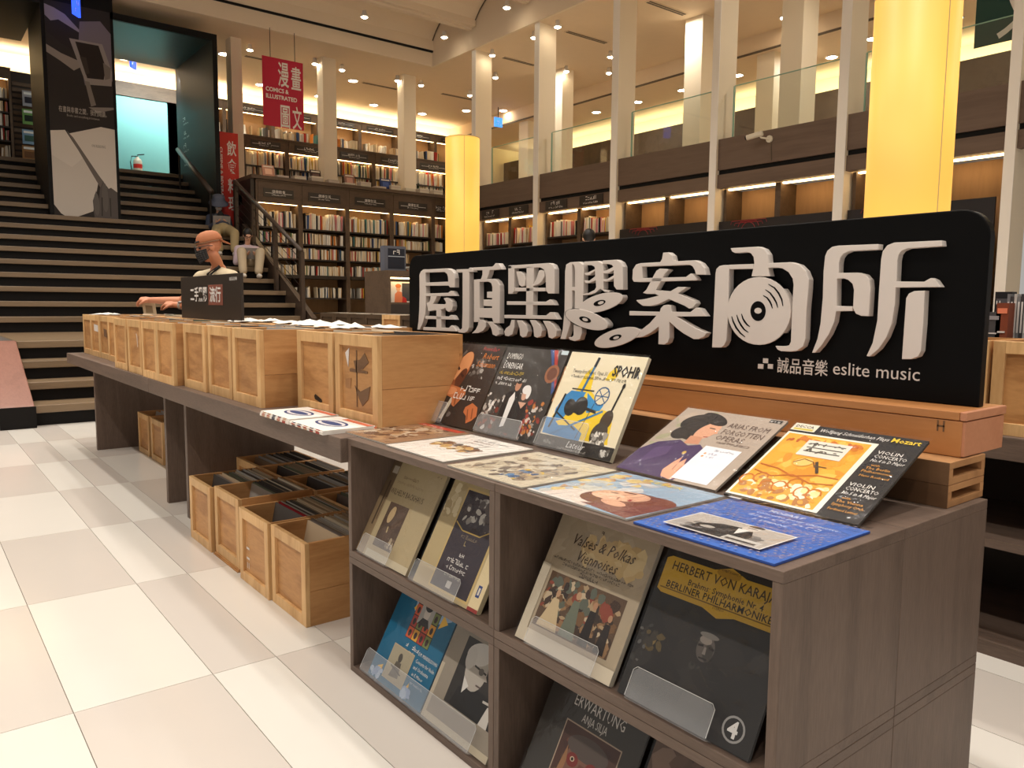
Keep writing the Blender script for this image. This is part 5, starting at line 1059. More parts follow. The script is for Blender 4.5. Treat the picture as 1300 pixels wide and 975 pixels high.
# ================================================================ LANTERNS, BANNERS, RAILS, PEOPLE, SMALL THINGS
def at(px, py, w): return CAM + ray(px, py) * w
def lantern(label, px, w, ytop, D):
    b = at(px, 300, w); zt = at(px, ytop, w).z
    t = thing('floor_lantern', label, 'lamp', (b.x, b.y, 0)); r = D / 2
    MB().lathe([(r * .92, .0), (r * .92, .10)], n=40).build('plinth', 'case_dark', t, smooth=False)
    MB().lathe([(r, .10), (r, zt - .012)], n=48).build('paper_shade', 'lantern_paper', t, smooth=False)
    MB().lathe([(r * 1.012, zt - .014), (r * 1.012, zt)], n=48).build('top_rim', 'lantern_rim', t)
    a = math.atan2(-b.y, -b.x) + (.75 if px > 900 else .1)
    MB().box(r * 1.001, r * 1.006, -.004, .004, .10, zt - .014, M=Matrix.Rotation(a, 4, 'Z')).build('seam', 'lantern_rim', t)
    for p in t.children:
        for f in p.data.polygons: f.use_smooth = (p.name.startswith('paper') and len(f.vertices) == 4)
    # point light above the rim stands in for tube lamps inside the paper
    for k in range(2):
        l = bpy.data.lights.new('lantern_glow', 'POINT'); l.energy = 10; l.color = (1, .78, .42); l.shadow_soft_size = .2
        o = bpy.data.objects.new('lantern_glow', l); COL.objects.link(o); o.parent = t; o.location = (0, 0, zt + .25)
        break
lantern('wide glowing yellow paper lantern column behind the black sign board', 1148.5, 5.7, 6, .565)
lantern('slim glowing yellow paper lantern column in front of the balcony corner', 587, 12.4, 178, .54)

# ---------------------------------------------------------------- banners, poster, boards
yb_ = 15.45; a, b = ony(332.5, 70, yb_), ony(386, 166, yb_); tl_ = ony(333, 70, yb_).z
t = thing('hanging_banner', 'pink-red banner with large white characters hanging from the soffit edge', 'banner', (a.x, yb_, b.z)); wd, hh = b.x - a.x, tl_ - b.z
MB().box(0, wd, 0, .006, 0, hh).build('cloth', 'banner_pink', t)
m = MB()
add_text(m, '漫', (wd * .37, -.002, hh * .63), (1, 0, 0), (0, 0, 1), hh * .39, sx=.45, bold=.012); add_text(m, '畫', (wd * .69, -.002, hh * .61), (1, 0, 0), (0, 0, 1), hh * .37, sx=.45, bold=.012)
m.build('lettering', 'white_print', t); m = MB()
add_text(m, 'COMICS &', (wd * .07, -.002, hh * .505), (1, 0, 0), (0, 0, 1), hh * .085, fit=wd * .56, bold=.03); add_text(m, 'ILLUSTRATED', (wd * .07, -.002, hh * .405), (1, 0, 0), (0, 0, 1), hh * .085, fit=wd * .76, bold=.03)
m.build('lettering', 'white_print', t); m = MB()
add_text(m, '圖', (wd * .40, -.002, hh * .03), (1, 0, 0), (0, 0, 1), hh * .37, sx=.46, bold=.012); add_text(m, '文', (wd * .71, -.002, hh * .03), (1, 0, 0), (0, 0, 1), hh * .36, sx=.42, bold=.012)
m.build('lettering', 'white_print', t)
for x in (.2, .8): MB().tube([(wd * x, .003, hh), (wd * x, .003, ZS - b.z)], .006, 6).build('hanging_wire', 'cable', t)
yb_ = 15.98; a, b = ony(278.5, 300, yb_), ony(302, 170, yb_)
t = thing('standing_banner', 'orange-red vertical banner with white characters beside the black portal', 'banner', (a.x, yb_, 2.45)); wd, hh = b.x - a.x, b.z - 2.45
MB().box(0, wd, 0, .006, 0, hh).build('cloth', 'banner_red', t)
m = MB()
for i, s in enumerate('飲食料理'):
    add_text(m, s, (wd * .46, -.002, hh * (.80 - .165 * i - (.02 if i > 1 else 0))), (1, 0, 0), (0, 0, 1), hh * .145, sx=.62, bold=.015)
add_text(m, 'CUISINE & BEVERAGES', (wd * .14, -.002, hh * .86), (0, 0, -1), (1, 0, 0), wd * .16, fit=hh * .55, bold=.02)
m.build('lettering', 'white_print', t)
MB().tube([(wd * .5, .006, hh), (wd * .5, .006, hh + .25)], .012, 6).build('hanging_pole', 'cable', t)
p, q = onx(1236, 62, 11.2), onx(1297, 62, 11.2)
t = thing('hanging_banner', 'dark green banner with a white character hanging above the balcony glass', 'banner', (11.2, q.y, p.z))
L_ = p.y - q.y; hh = ZS - .15 - p.z
MB().box(0, .006, -.35, L_, 0, hh).build('cloth', 'banner_green', t)
m = MB(); add_text(m, '文', (-.002, L_ * .55, .12), (0, -1, 0), (0, 0, 1), .78, sx=.7, bold=.01); m.build('lettering', 'white_print', t)
MB().tube([(.003, L_ * .4, hh), (.003, L_ * .4, hh + .15)], .01, 6).build('hanging_wire', 'cable', t)

z0p, z1p = ony(110, 281, YP).z, ony(100, 8, YP).z; wp = pxr - pxl
t = thing('wall_poster', 'tall monochrome poster of hands and an open book on the black portal pillar', 'poster', (pxl, YP - .012, z0p)); hp = z1p - z0p
MB().box(0, wp, 0, .011, 0, hp, lin(50, 45, 44)).build('panel', 'attr', t)
m = MB(); PS = [
    ('p', [(0, .98), (.14, .97), (.30, .95), (.48, .90), (.62, .86), (.50, .87), (.30, .86), (.12, .90), (0, .93)], (150, 140, 150)), ('p', [(0, .90), (.2, .92), (.5, .88), (.7, .85), (.60, .80), (.42, .79), (.20, .82), (0, .86)], (46, 40, 40)), ('p', [(0, .80), (.22, .77), (.46, .75), (.50, .72), (.40, .70), (.2, .735), (0, .765)], (150, 140, 134)),
    ('p', [(.52, .93), (.84, .95), (1, .90), (1, .68), (.56, .64), (.48, .80)], (120, 112, 124)), ('p', [(.35, .845), (.86, .845), (1, .72), (.98, .655), (.58, .645)], (150, 142, 140)), ('p', [(.44, .835), (.80, .835), (.90, .74), (.86, .68), (.60, .675)], (44, 36, 34)), ('p', [(.50, .77), (.60, .77), (.64, .70), (.58, .69)], (64, 54, 50)), ('p', [(.86, .76), (.98, .74), (.96, .69), (.88, .68)], (120, 112, 108)), ('p', [(.56, .66), (.63, .66), (.72, .555), (.64, .545)], (130, 122, 118)),
    ('p', [(.60, .54), (1, .555), (1, .545), (.74, .52)], (140, 132, 128)), ('p', [(0, .41), (.22, .42), (.70, .19), (.60, .05), (.24, .005), (.10, .03), (0, .07)], (206, 198, 190)), ('p', [(0, .41), (.22, .42), (.48, .30), (.30, .25), (0, .30)], (214, 206, 198)), ('p', [(.27, .405), (.78, .455), (1, .45), (1, .12), (.92, .14)], (214, 206, 198)), ('p', [(.24, .42), (.34, .39), (.88, .15), (.80, .13)], (110, 102, 98)),
    ('p', [(.62, .0), (.60, .10), (.66, .15), (.70, .10), (.72, .16), (.78, .20), (.84, .16), (.90, .17), (1, .15), (1, 0)], (92, 86, 84)), ('e', .66, .085, .045, .055, 8, (104, 98, 95)), ('e', .80, .12, .05, .07, 6, (104, 98, 95)), ('l', [(.74, .03), (.75, .12)], .02, (62, 58, 56)), ('l', [(.88, .03), (.88, .12)], .02, (62, 58, 56)),
    ('t', '在書與非書之間，我們閱讀。', .14, .505, .030, (190, 182, 176), dict(fit=.74)), ('t', 'Books, and everything in between', .26, .485, .016, (170, 162, 156), dict(fit=.5)), ('t', 'ON READING', .62, .355, .02, (110, 104, 100), dict(fit=.22))]
art_shapes(m, Vector((0, -.0, 0)), Vector((wp, 0, 0)), Vector((0, 0, hp)), Vector((0, -1, 0)), PS, S=1.0, lift0=.001)
m.build('printed_picture', 'attr', t)

def board(label, pa, pb, ytopa, ytopb):
    p, q = onx(pa, ytopa, 10.04), onx(pb, ytopb, 10.04); zt = (p.z + q.z) / 2; L = p.y - q.y
    t = thing('display_board', label, 'board', (10.04, q.y, .46), group='black boards with red arcs below the balcony')
    MB().box(0, .03, 0, L, 0, zt - .46).build('panel', 'board_black', t)
    m = MB()
    for k in range(9):
        r = .12 + k * .07; pts = [(-.003, L * .72 + r * math.cos(u), zt - .62 + r * math.sin(u)) for u in [math.pi * .10 + math.pi * .8 * i / 16 for i in range(17)]]
        pts = [p_ for p_ in pts if 0 < p_[1] < L and p_[2] < zt - .47]
        if len(pts) > 2: m.tube(pts, .005, 4)
    m.build('red_arcs', 'red_line', t)
    m = MB(); add_text(m, 'Everything we do', (-.003, L * .5, zt - .70), (0, -1, 0), (0, 0, 1), .07); add_text(m, 'page', (-.003, L * .35, zt - .84), (0, -1, 0), (0, 0, 1), .07, bold=.02); m.build('lettering', 'white_print', t)
board('black board with red arcs in the first empty bays under the balcony', 787, 902, 291, 281.5); board('black board with red arcs under the security camera', 913, 1060, 281, 269)
board('black board with red arcs behind the wide lantern column', 1076, 1264, 267.5, 249)

# ---------------------------------------------------------------- lit signs, camera, extinguisher
def exit_sign(label, p, wd, hh, mat, axis):
    t = thing('lit_sign', label, 'sign', p); M = Matrix.Rotation(axis, 4, 'Z')
    MB().box(-wd / 2, wd / 2, -.02, .02, 0, hh, M=M).build('light_box', mat, t)
    m = MB(); scribble(m, M @ Vector((-wd * .36, -.023, hh * .5)), M @ Vector((1, 0, 0)), (0, 0, 1), wd * .75, hh * .42, seed=1); scribble(m, M @ Vector((-wd * .36, -.023, hh * .14)), M @ Vector((1, 0, 0)), (0, 0, 1), wd * .75, hh * .36, seed=2); m.build('lettering', 'exit_white', t)
    MB().tube([(0, 0, hh), (0, 0, ZS - p[2])], .012, 6).build('drop_rod', 'cable', t)
    return t
p = onz(632.5, 161, 5.6) if False else ony(632.5, 161, 17.5); exit_sign('small light blue lit sign hanging beyond the corner column', (p.x, p.y, p.z), .26, .24, 'exit_blue', 0)
p = ony(97, 20, 15.4); exit_sign('small deep blue lit sign hanging before the poster pillar', (p.x, p.y, p.z), .20, .34, 'exit_deep', .9)
p = ony(169, 87, 18.6); exit_sign('small deep blue lit sign hanging inside the black portal', (p.x, p.y, p.z), .22, .42, 'exit_deep', .9)
p = onx(975, 176, 9.93); t = thing('security_camera', 'small white security camera on the timber balcony edge', 'camera', (9.98, p.y, p.z))
MB().lathe([(.05, 0), (.05, .03)], n=14, M=Matrix.Rotation(-math.pi / 2, 3, 'Y')).build('wall_mount', 'camera_white', t); MB().tube([(-.03, 0, 0), (-.10, .08, .02), (-.12, .10, .06)], .014, 7).build('arm', 'camera_white', t)
MB().tube([(-.10, .06, .08), (-.16, .28, .04)], .038, 10).build('body', 'camera_white', t); MB().tube([(-.16, .28, .04), (-.165, .30, .037)], .028, 10).build('lens', 'gap_black', t); MB().tube([(-.005, -.02, -.04), (-.005, -.04, -.30)], .006, 5).build('cord', 'vent_dark', t)
p = ony(176, 237, 18.85); t = thing('fire_extinguisher', 'pale fire extinguisher standing at the foot of the teal wall', 'extinguisher', (p.x, 18.85, 3.918))
MB().lathe([(.085, 0), (.09, .02), (.09, .33), (.07, .38), (.03, .40), (.03, .43)], n=16).build('cylinder', 'extinguisher', t, smooth=True); MB().lathe([(.091, .18), (.091, .27)], n=16).build('red_label', 'banner_red', t); MB().tube([(0, 0, .43), (0, 0, .47), (.14, 0, .50)], .012, 6).build('handle', 'gap_black', t); MB().tube([(0, 0, .44), (-.12, -.02, .43), (-.15, -.02, .30), (-.13, -.02, .12)], .011, 6).build('hose', 'gap_black', t)

# ---------------------------------------------------------------- handrails
xr = 5.26; lo, hi = onx(383, 319, xr), onx(298, 230, xr); d = hi - lo
t = thing('stair_handrail', 'brown stair handrail with posts and thin cables beside the bookcase', 'handrail', (xr, lo.y, 1.19))
o_ = (xr, lo.y, 1.19); MB(o_).tube([lo, hi], .038, 10).build('rail', 'rail_brown', t, smooth=True)
zfl = lambda y: max([z for (yy, z) in steps if yy <= y + .02])
for f in (.0, .36, .70, .985):
    p = lo + d * f; zf = zfl(p.y) + .0
    MB(o_).box(xr - .03, xr + .03, p.y - .04, p.y + .04, zf, p.z - .01).build('post', 'rail_brown', t)
    MB(o_).box(xr - .055, xr + .055, p.y - .06, p.y + .06, zf, zf + .015).build('foot_plate', 'metal_dark', t)
for k in range(5):
    dz = -.15 - .15 * k; MB(o_).tube([lo + Vector((0, 0, dz)), hi + Vector((0, 0, dz))], .006, 5).build('cable', 'cable', t)
xr2 = prx - .22; lo, hi = onx(268, 243, xr2), onx(226, 190, xr2)
t = thing('portal_handrail', 'dark round handrail climbing inside the black portal', 'handrail', (xr2, lo.y, 2.9)); o_ = (xr2, lo.y, 2.9)
MB(o_).tube([lo, hi], .05, 10).build('rail', 'rail_brown', t, smooth=True)
for f in (.03, .97):
    p = lo + (hi - lo) * f; MB(o_).tube([(xr2, p.y, zfl(p.y)), (xr2, p.y, p.z)], .02, 8).build('post', 'metal_dark', t)

# ---------------------------------------------------------------- cabinet with a lit niche
c0 = at(492, 343, 9.3); y1c = onx(463, 344, c0.x).y; o_ = (c0.x, c0.y, 0); ztc = c0.z
t = thing('display_cabinet', 'dark wood cabinet with a small lit niche in front of the bookcases', 'cabinet', o_)
x0, y0 = c0.x, c0.y; x1 = x0 + 1.1; zn0, zn1 = at(500, 384, 9.35).z, at(500, 354, 9.35).z
MB(o_).box(x0, x0 + .04, y0, y1c, 0, ztc).build('side_panel', 'case_wood', t); MB(o_).box(x1 - .04, x1, y0, y1c, 0, ztc).build('side_panel', 'case_wood', t)
MB(o_).box(x0 + .04, x1 - .04, y0, y1c, zn1 + .02, ztc).build('top_section', 'case_wood', t); MB(o_).box(x0 + .04, x1 - .04, y0, y1c, 0, zn0 - .02).build('lower_section', 'case_dark', t)
MB(o_).box(x0 + .04, x1 - .04, y0 + .2, y0 + .22, zn0, zn1).build('niche_back', 'case_dark', t); MB(o_).box(x0 + .05, x1 - .05, y0 + .02, y0 + .06, zn1 + .004, zn1 + .018).build('light_strip', 'shelf_strip', t)
MB(o_).box(x0 + .04, x1 - .04, y0, y0 + .2, zn0 - .02, zn0).build('niche_shelf', 'case_wood', t)
p = Vector((x0 + .10, y0 + .10, zn0 + .002)); t = thing('framed_print', 'small print of an orange-dressed figure inside the lit niche', 'print', p)
MB().box(0, .34, 0, .012, 0, .25, lin(226, 220, 214)).build('card', 'attr', t); m = MB(); art_shapes(m, Vector((0, 0, 0)), Vector((.34, 0, 0)), Vector((0, 0, .25)), Vector((0, -1, 0)), [('r', .45, .06, .9, .94, (70, 70, 74)), ('p', [(.14, .0), (.16, .4), (.28, .56), (.44, .5), (.5, .0)], (220, 130, 90)), ('e', .30, .68, .09, .16, 0, (226, 170, 130)), ('e', .30, .8, .12, .1, 0, (206, 120, 70)), ('p', [(.45, .0), (.48, .3), (.62, .2), (.66, 0)], (190, 50, 46))], S=1); m.build('picture', 'attr', t)
p = Vector((x0 + .04, y0 + .15, ztc + .001)); t = thing('framed_print', 'grey boxed print standing on top of the dark cabinet', 'print', p)
MB().box(0, .30, 0, .10, 0, .30, lin(96, 98, 108)).box(.05, .28, -.004, 0, .03, .27, lin(40, 42, 52)).box(.05, .28, -.006, -.004, .17, .18, lin(170, 176, 186)).build('case', 'attr', t); m = MB(); scribble(m, (.12, -.008, .20), (1, 0, 0), (0, 0, 1), .14, .08, seed=2); m.build('white_marks', 'white_print', t)
p = Vector((x0 + .45, y0 + .12, ztc + .001)); t = thing('leaflet_pile', 'low pile of white leaflets on top of the dark cabinet', 'paper', p)
for k in range(3): MB().box(-.02 * k, .22 - .02 * k, 0, .15, k * .022, k * .022 + .02).build('leaflet', 'paper', t)

# things behind the sign board on the shelved table
o_ = (3.30, -.6, ZT); t = thing('counter_riser', 'dark wood riser behind the pine crates on the shelved table', 'riser', o_)
MB(o_).box(3.30, 3.58, -.6, 1.88, 1.055, 1.085).build('top_board', 'case_dark', t); MB(o_).box(3.30, 3.32, -.6, 1.88, ZT, 1.055).build('front_board', 'case_wood', t); MB(o_).box(3.56, 3.58, -.6, 1.88, ZT, 1.055).build('back_board', 'case_wood', t)
def prop(px, w_, h_, d_, name, label, cat, rgb, x=3.34, extra=None):
    p = onx(px, 410, x); t = thing(name, label, cat, (x, p.y, 1.086))
    MB().box(0, d_, -w_, 0, 0, h_, lin(*rgb)).box(-.002, 0, -w_ * .9, -w_ * .1, h_ * .7, h_ * .85, lin(*[min(255, c * 1.6 + 30) for c in rgb])).build('case', 'attr', t)
    if extra:
        m = MB(); scribble(m, (-.003, -w_ * .12, h_ * .72), (0, -1, 0), (0, 0, 1), w_ * .75, h_ * .16, seed=4); m.build('lettering', 'white_print', t)
    else: MB().box(-.003, 0, -w_ * .8, -w_ * .2, h_ * .15, h_ * .2).build('trim_line', 'letter_print', t)
prop(1250, .055, .10, .10, 'speaker_box', 'small grey speaker box beside the red-brown wooden box', 'speaker', (74, 72, 74)); prop(1264, .042, .135, .09, 'wooden_case', 'red-brown wooden case standing on the riser behind the sign', 'case', (128, 66, 44)); prop(1261, .06, .18, .05, 'boxed_set', 'black boxed set with white lettering on the riser', 'box set', (34, 32, 34), 3.47, '人聲 LIVE')
for k in range(6):
    p = onx(1277, 405, 3.40); t = thing('compact_disc', 'compact disc case standing in the row beside the black boxed set', 'disc case', (3.40, p.y - k * .012, 1.086), group='disc cases on the riser')
    MB().box(0, .13, -.010, 0, 0, .17 - .01 * (k % 2), lin(*((120, 120, 122), (60, 58, 60), (180, 178, 174))[k % 3])).build('case', 'attr', t); MB().box(-.001, 0, -.008, -.002, .02, .14, lin(210, 208, 204)).build('spine_label', 'attr', t)

# ---------------------------------------------------------------- people
def blob(name, mat, parts, parent, voxel=.012, smooth=6):
    """one continuous surface: tapered limbs and rounded masses fused by a voxel remesh"""
    mb = MB(parent.location)
    for s in parts:
        if s[0] == 'c':
            pts = s[1]
            for (p, r), (q, r2) in zip(pts, pts[1:]):
                mb.tube([p, p * .5 + q * .5, q], [r, (r + r2) / 2, r2], 12)
            for p, r in pts: mb.ball(p, r, r, r, 12, 8)
        else: mb.ball(s[1], *s[2], 16, 12, M=s[3] if len(s) > 3 else None)
    me = mb.mesh(name, mat); o = bpy.data.objects.new(name, me); COL.objects.link(o)
    r = o.modifiers.new('fuse', 'REMESH'); r.mode = 'VOXEL'; r.voxel_size = voxel; r.use_smooth_shade = True
    sm = o.modifiers.new('soft', 'SMOOTH'); sm.factor = .5; sm.iterations = smooth
    bpy.context.view_layer.update()
    m2 = bpy.data.meshes.new_from_object(o.evaluated_get(bpy.context.evaluated_depsgraph_get())); m2.name = name
    o.modifiers.clear(); o.data = m2; bpy.data.meshes.remove(me)
    m2.materials.clear(); m2.materials.append(M_[mat])
    for f in m2.polygons: f.use_smooth = True
    o.parent = parent
    return o
def frame(f, tilt=0):
    """columns: right, forward, up of a head or torso looking along f, nodding by tilt"""
    f = Vector(f).normalized(); up = Vector((0, 0, 1)); r = f.cross(up).normalized()
    f2 = (f * math.cos(tilt) - up * math.sin(tilt)); u2 = r.cross(f2)
    return Matrix((r, f2, u2)).transposed().to_4x4()
def head_parts(c, M, s=1.0):
    V = lambda x, y, z: c + (M.to_3x3() @ Vector((x, y, z))) * s
    k = lambda *r: tuple(v * s for v in r)
    return [('b', V(0, -.012, .03), k(.074, .092, .088), M), ('b', V(0, .02, -.035), k(.058, .066, .075), M), ('b', V(0, .040, -.085), k(.034, .036, .028), M), ('c', [(V(0, .088, .015), .011 * s), (V(0, .104, -.022), .015 * s)]), ('b', V(.075, -.01, -.005), k(.012, .022, .032), M), ('b', V(-.075, -.01, -.005), k(.012, .022, .032), M), ('b', V(0, .082, -.055), k(.026, .012, .010), M), ('b', V(0, .076, .03), k(.05, .014, .012), M)]
def eyes(c, M, parent, s=1.0):
    for sx in (-1, 1):
        p = c + (M.to_3x3() @ Vector((sx * .030, .080, .008))) * s; MB(parent.location).ball(p, .011 * s, .008 * s, .007 * s, 8, 6, M=M).build('eye', 'hair', parent)
def hand(wrist, d, palm_n, s=1.0, curl=.6, grip=None):
    """palm, four unequal bent fingers and a side thumb"""
    d = Vector(d).normalized(); n = Vector(palm_n).normalized(); side = d.cross(n).normalized(); n = side.cross(d).normalized(); out = []
    kn = wrist + d * .085 * s
    out.append(('c', [(wrist, .024 * s), (wrist + d * .05 * s, .030 * s), (kn, .026 * s)])); out.append(('c', [(wrist + d * .04 * s + side * .02 * s, .018 * s), (kn + side * .028 * s, .015 * s)])); out.append(('c', [(wrist + d * .04 * s - side * .02 * s, .018 * s), (kn - side * .028 * s, .015 * s)]))
    for i, L in enumerate((.068, .078, .074, .058)):
        b = kn + side * (.033 - .022 * i) * s; L *= s
        a1 = b + (d * math.cos(curl) + n * math.sin(curl)) * L * .45; a2 = a1 + (d * math.cos(curl * 1.9) + n * math.sin(curl * 1.9)) * L * .32; a3 = a2 + (d * math.cos(curl * 2.4) + n * math.sin(curl * 2.4)) * L * .24
        out.append(('c', [(b, .0098 * s), (a1, .0092 * s), (a2, .0086 * s), (a3, .0075 * s)]))
    b = wrist + d * .03 * s + side * .030 * s; a1 = b + (d * .6 + side * .55 + n * .4).normalized() * .038 * s; a2 = a1 + (d * .8 + n * .5 + side * .1).normalized() * .032 * s
    out.append(('c', [(b, .014 * s), (a1, .0115 * s), (a2, .009 * s)]))
    return out

# man leaning over the crates
hc = at(266, 314, 6.45); f = Vector((-.975, .22, 0)); Mh = frame(f, .26); rgt = Vector((.22, .975, 0))
man = thing('person', 'man in backwards tan cap, glasses and black mask searching the record crates', 'person', (2.2, 6.7, 0))
pel = at(281, 400, 6.72); pel.z = .95; chest = at(279, 378, 6.64); nkb = at(277.5, 344, 6.56); nk = nkb * .5 + hc * .5 + Vector((.02, -.01, -.03))
shL = at(294, 354, 6.38); shR = at(257, 355, 6.78)
hdR = at(192, 381, 6.95); hdL = at(223, 387, 6.62)
elR = (shR + hdR) * .5 + Vector((.06, .02, -.10)); elL = (shL + hdL) * .5 + Vector((.05, -.04, -.13))
wR = hdR; wL = hdL
parts = [('c', [(pel, .14), (chest, .14), (nkb, .07)]), ('c', [(nkb, .054), (nk, .048), (hc + Vector((.02, -.015, -.06)), .050)]), ('c', [(shL, .062), (elL, .045), (wL, .027)]), ('c', [(shR, .062), (elR, .045), (wR, .027)])] + head_parts(hc, Mh)
for sx, ft in ((-1, Vector((2.30, 6.50, .05))), (1, Vector((2.36, 6.84, .05)))):
    hip = pel + rgt * .09 * sx; kn = Vector((ft.x - .02, ft.y + .0, .52)); parts.append(('c', [(hip, .095), (kn, .065), (ft + Vector((0, 0, .05)), .042)])); parts.append(('c', [(ft + Vector((.04, -.02, 0)), .04), (ft + Vector((-.14, .10, -.01)), .036)]))
dR = (hdR - elR).normalized(); dL = (hdL - elL).normalized()
parts += hand(wR, dR, (.1, .1, -1), 1.0, .62); parts += hand(wL, dL, (.15, .1, -1), 1.0, .5)
blob('body', 'skin', parts, man, .0065, 4)
blob('shirt', 'shirt_beige', [('c', [(pel + Vector((0, 0, .02)), .155), (chest, .155), (nkb + Vector((0, 0, -.05)), .085)]), ('c', [(shL, .075), (shL * .45 + elL * .55, .068)]), ('c', [(shR, .080), (shR * .45 + elR * .55, .068)]), ('c', [(shL, .075), (nkb + Vector((0, 0, -.04)), .08), (shR, .075)])], man, .012)
blob('trousers', 'trousers_dark', [('c', [(pel + Vector((0, 0, .04)), .155), (pel - Vector((0, 0, .06)), .15)])] + [('c', [(pel + rgt * .09 * sx, .11), (Vector((ft[0] - .02, ft[1], .52)), .085), (Vector((ft[0], ft[1], .12)), .07)]) for sx, ft in ((-1, (2.30, 6.50)), (1, (2.36, 6.84)))], man, .014)
V = lambda x, y, z: hc + Mh.to_3x3() @ Vector((x, y, z))
cap = MB(man.location)
prof = [(1.0, 0), (1.0, .25), (.93, .5), (.76, .76), (.45, .93), (.04, 1.0)]
cap.lathe([(r * .094, z * .100) for r, z in prof], V(0, -.012, .036), 22, M=Mh.to_3x3() @ Matrix.Diagonal((.90, 1.12, 1.0))); cp = cap.build('cap', 'cap_tan', man, smooth=True)
br = MB(man.location); arc = [V(.072 * math.cos(u), -.090 - .080 * math.sin(u), .040 - .055 * math.sin(u)) for u in [math.pi * k / 12 for k in range(13)]]
br.prism(arc, Mh.to_3x3() @ Vector((0, 0, .006))); br.build('brim', 'cap_tan', cp)
MB(man.location).tube([V(.0855 * math.cos(u), -.012 + .1065 * math.sin(u), .040) for u in [2 * math.pi * k / 28 for k in range(29)]], .0045, 6).build('cap_seam', 'pallet_dark', cp)
st_ = MB(man.location); st_.tube([V(.085 * math.sin(u), -.012 + .108 * math.cos(u), .060) for u in [-.7 + 1.4 * k / 8 for k in range(9)]], .007, 6); st_.build('cap_strap', 'strap_black', cp)
mk = MB(man.location); n1, n2 = 12, 6
G_ = [[V(.078 * math.sin(-1.45 + 2.9 * i / n1), .024 + .102 * math.cos(-1.45 + 2.9 * i / n1) * (1.0 - .22 * abs(j / n2 - .35)), -.008 - .105 * j / n2 * (.72 + .28 * math.cos(-1.45 + 2.9 * i / n1))) for i in range(n1 + 1)] for j in range(n2 + 1)]
for j in range(n2):
    for i in range(n1): mk.poly([G_[j][i], G_[j][i + 1], G_[j + 1][i + 1], G_[j + 1][i]])
mko = mk.build('face_mask', 'mask_black', man, smooth=True); sol = mko.modifiers.new('solid', 'SOLIDIFY'); sol.thickness = .004
for sx in (-1, 1): MB(man.location).tube([V(sx * .068, .03, -.03), V(sx * .080, -.02, .0)], .0025, 5).build('mask_loop', 'mask_black', man)
gl = thing('eyeglasses', 'black-framed eyeglasses worn by the man in the tan cap', 'glasses', V(0, .1, .008))
for sx in (-1, 1):
    MB(gl.location).tube([V(sx * .034 + .026 * math.cos(u), .112, .008 + .021 * math.sin(u)) for u in [2 * math.pi * k / 16 for k in range(17)]], .0032, 6).build('rim', 'strap_black', gl)
    MB(gl.location).tube([V(sx * .060, .110, .014), V(sx * .086, .02, .014), V(sx * .084, -.02, .004)], .003, 6).build('temple', 'strap_black', gl)
MB(gl.location).tube([V(-.008, .114, .012), V(.008, .114, .012)], .003, 6).build('bridge', 'strap_black', gl)
eyes(hc, Mh, man)
MB(man.location).tube([nkb + rgt * .07 + Vector((-.02, 0, .02)), nkb + f * .085 + Vector((0, 0, -.03)), nkb - rgt * .07 + Vector((-.02, 0, .02)), nkb - f * .06 + Vector((0, 0, .03)), nkb + rgt * .07 + Vector((-.02, 0, .02))], .012, 7).build('collar', 'strap_black', man, smooth=True)
MB(man.location).tube([nkb - rgt * .11 + Vector((.0, 0, .035)), nkb - rgt * .13 + f * .10 + Vector((0, 0, -.06)), chest - rgt * .15 + f * .10], .014, 7).build('bag_strap', 'strap_black', man)
wt = thing('wristwatch', 'grey wristwatch on the arm reaching into the crates', 'watch', wL - dL * .055); MB(wt.location).tube([wL - dL * .065, wL - dL * .045], .036, 14).build('band', 'watch_grey', wt); MB(wt.location).ball(wL - dL * .055 + Vector((-.015, -.02, .026)), .018, .018, .008, 10, 6).build('case', 'cover_grey', wt)
pc = at(189.5, 391, 7.0); t = thing('held_sleeve', 'pale record sleeve being pulled up between the man\'s fingers', 'record', pc)
ec = Vector((.786, -.618, 0)); q_ = lambda a, b: ec * a + Vector((0, 0, b))
MB().prism([q_(-.05, -.07), q_(.065, -.07), q_(.05, .05), q_(-.065, .055)], (.0025, .003, 0), lin(206, 188, 156)).poly([q_(-.03, -.045) - Vector((.0006, .0008, 0)), q_(.035, -.045) - Vector((.0006, .0008, 0)), q_(.028, .02) - Vector((.0006, .0008, 0)), q_(-.035, .024) - Vector((.0006, .0008, 0))], lin(150, 130, 100)).build('card_sleeve', 'attr', t)

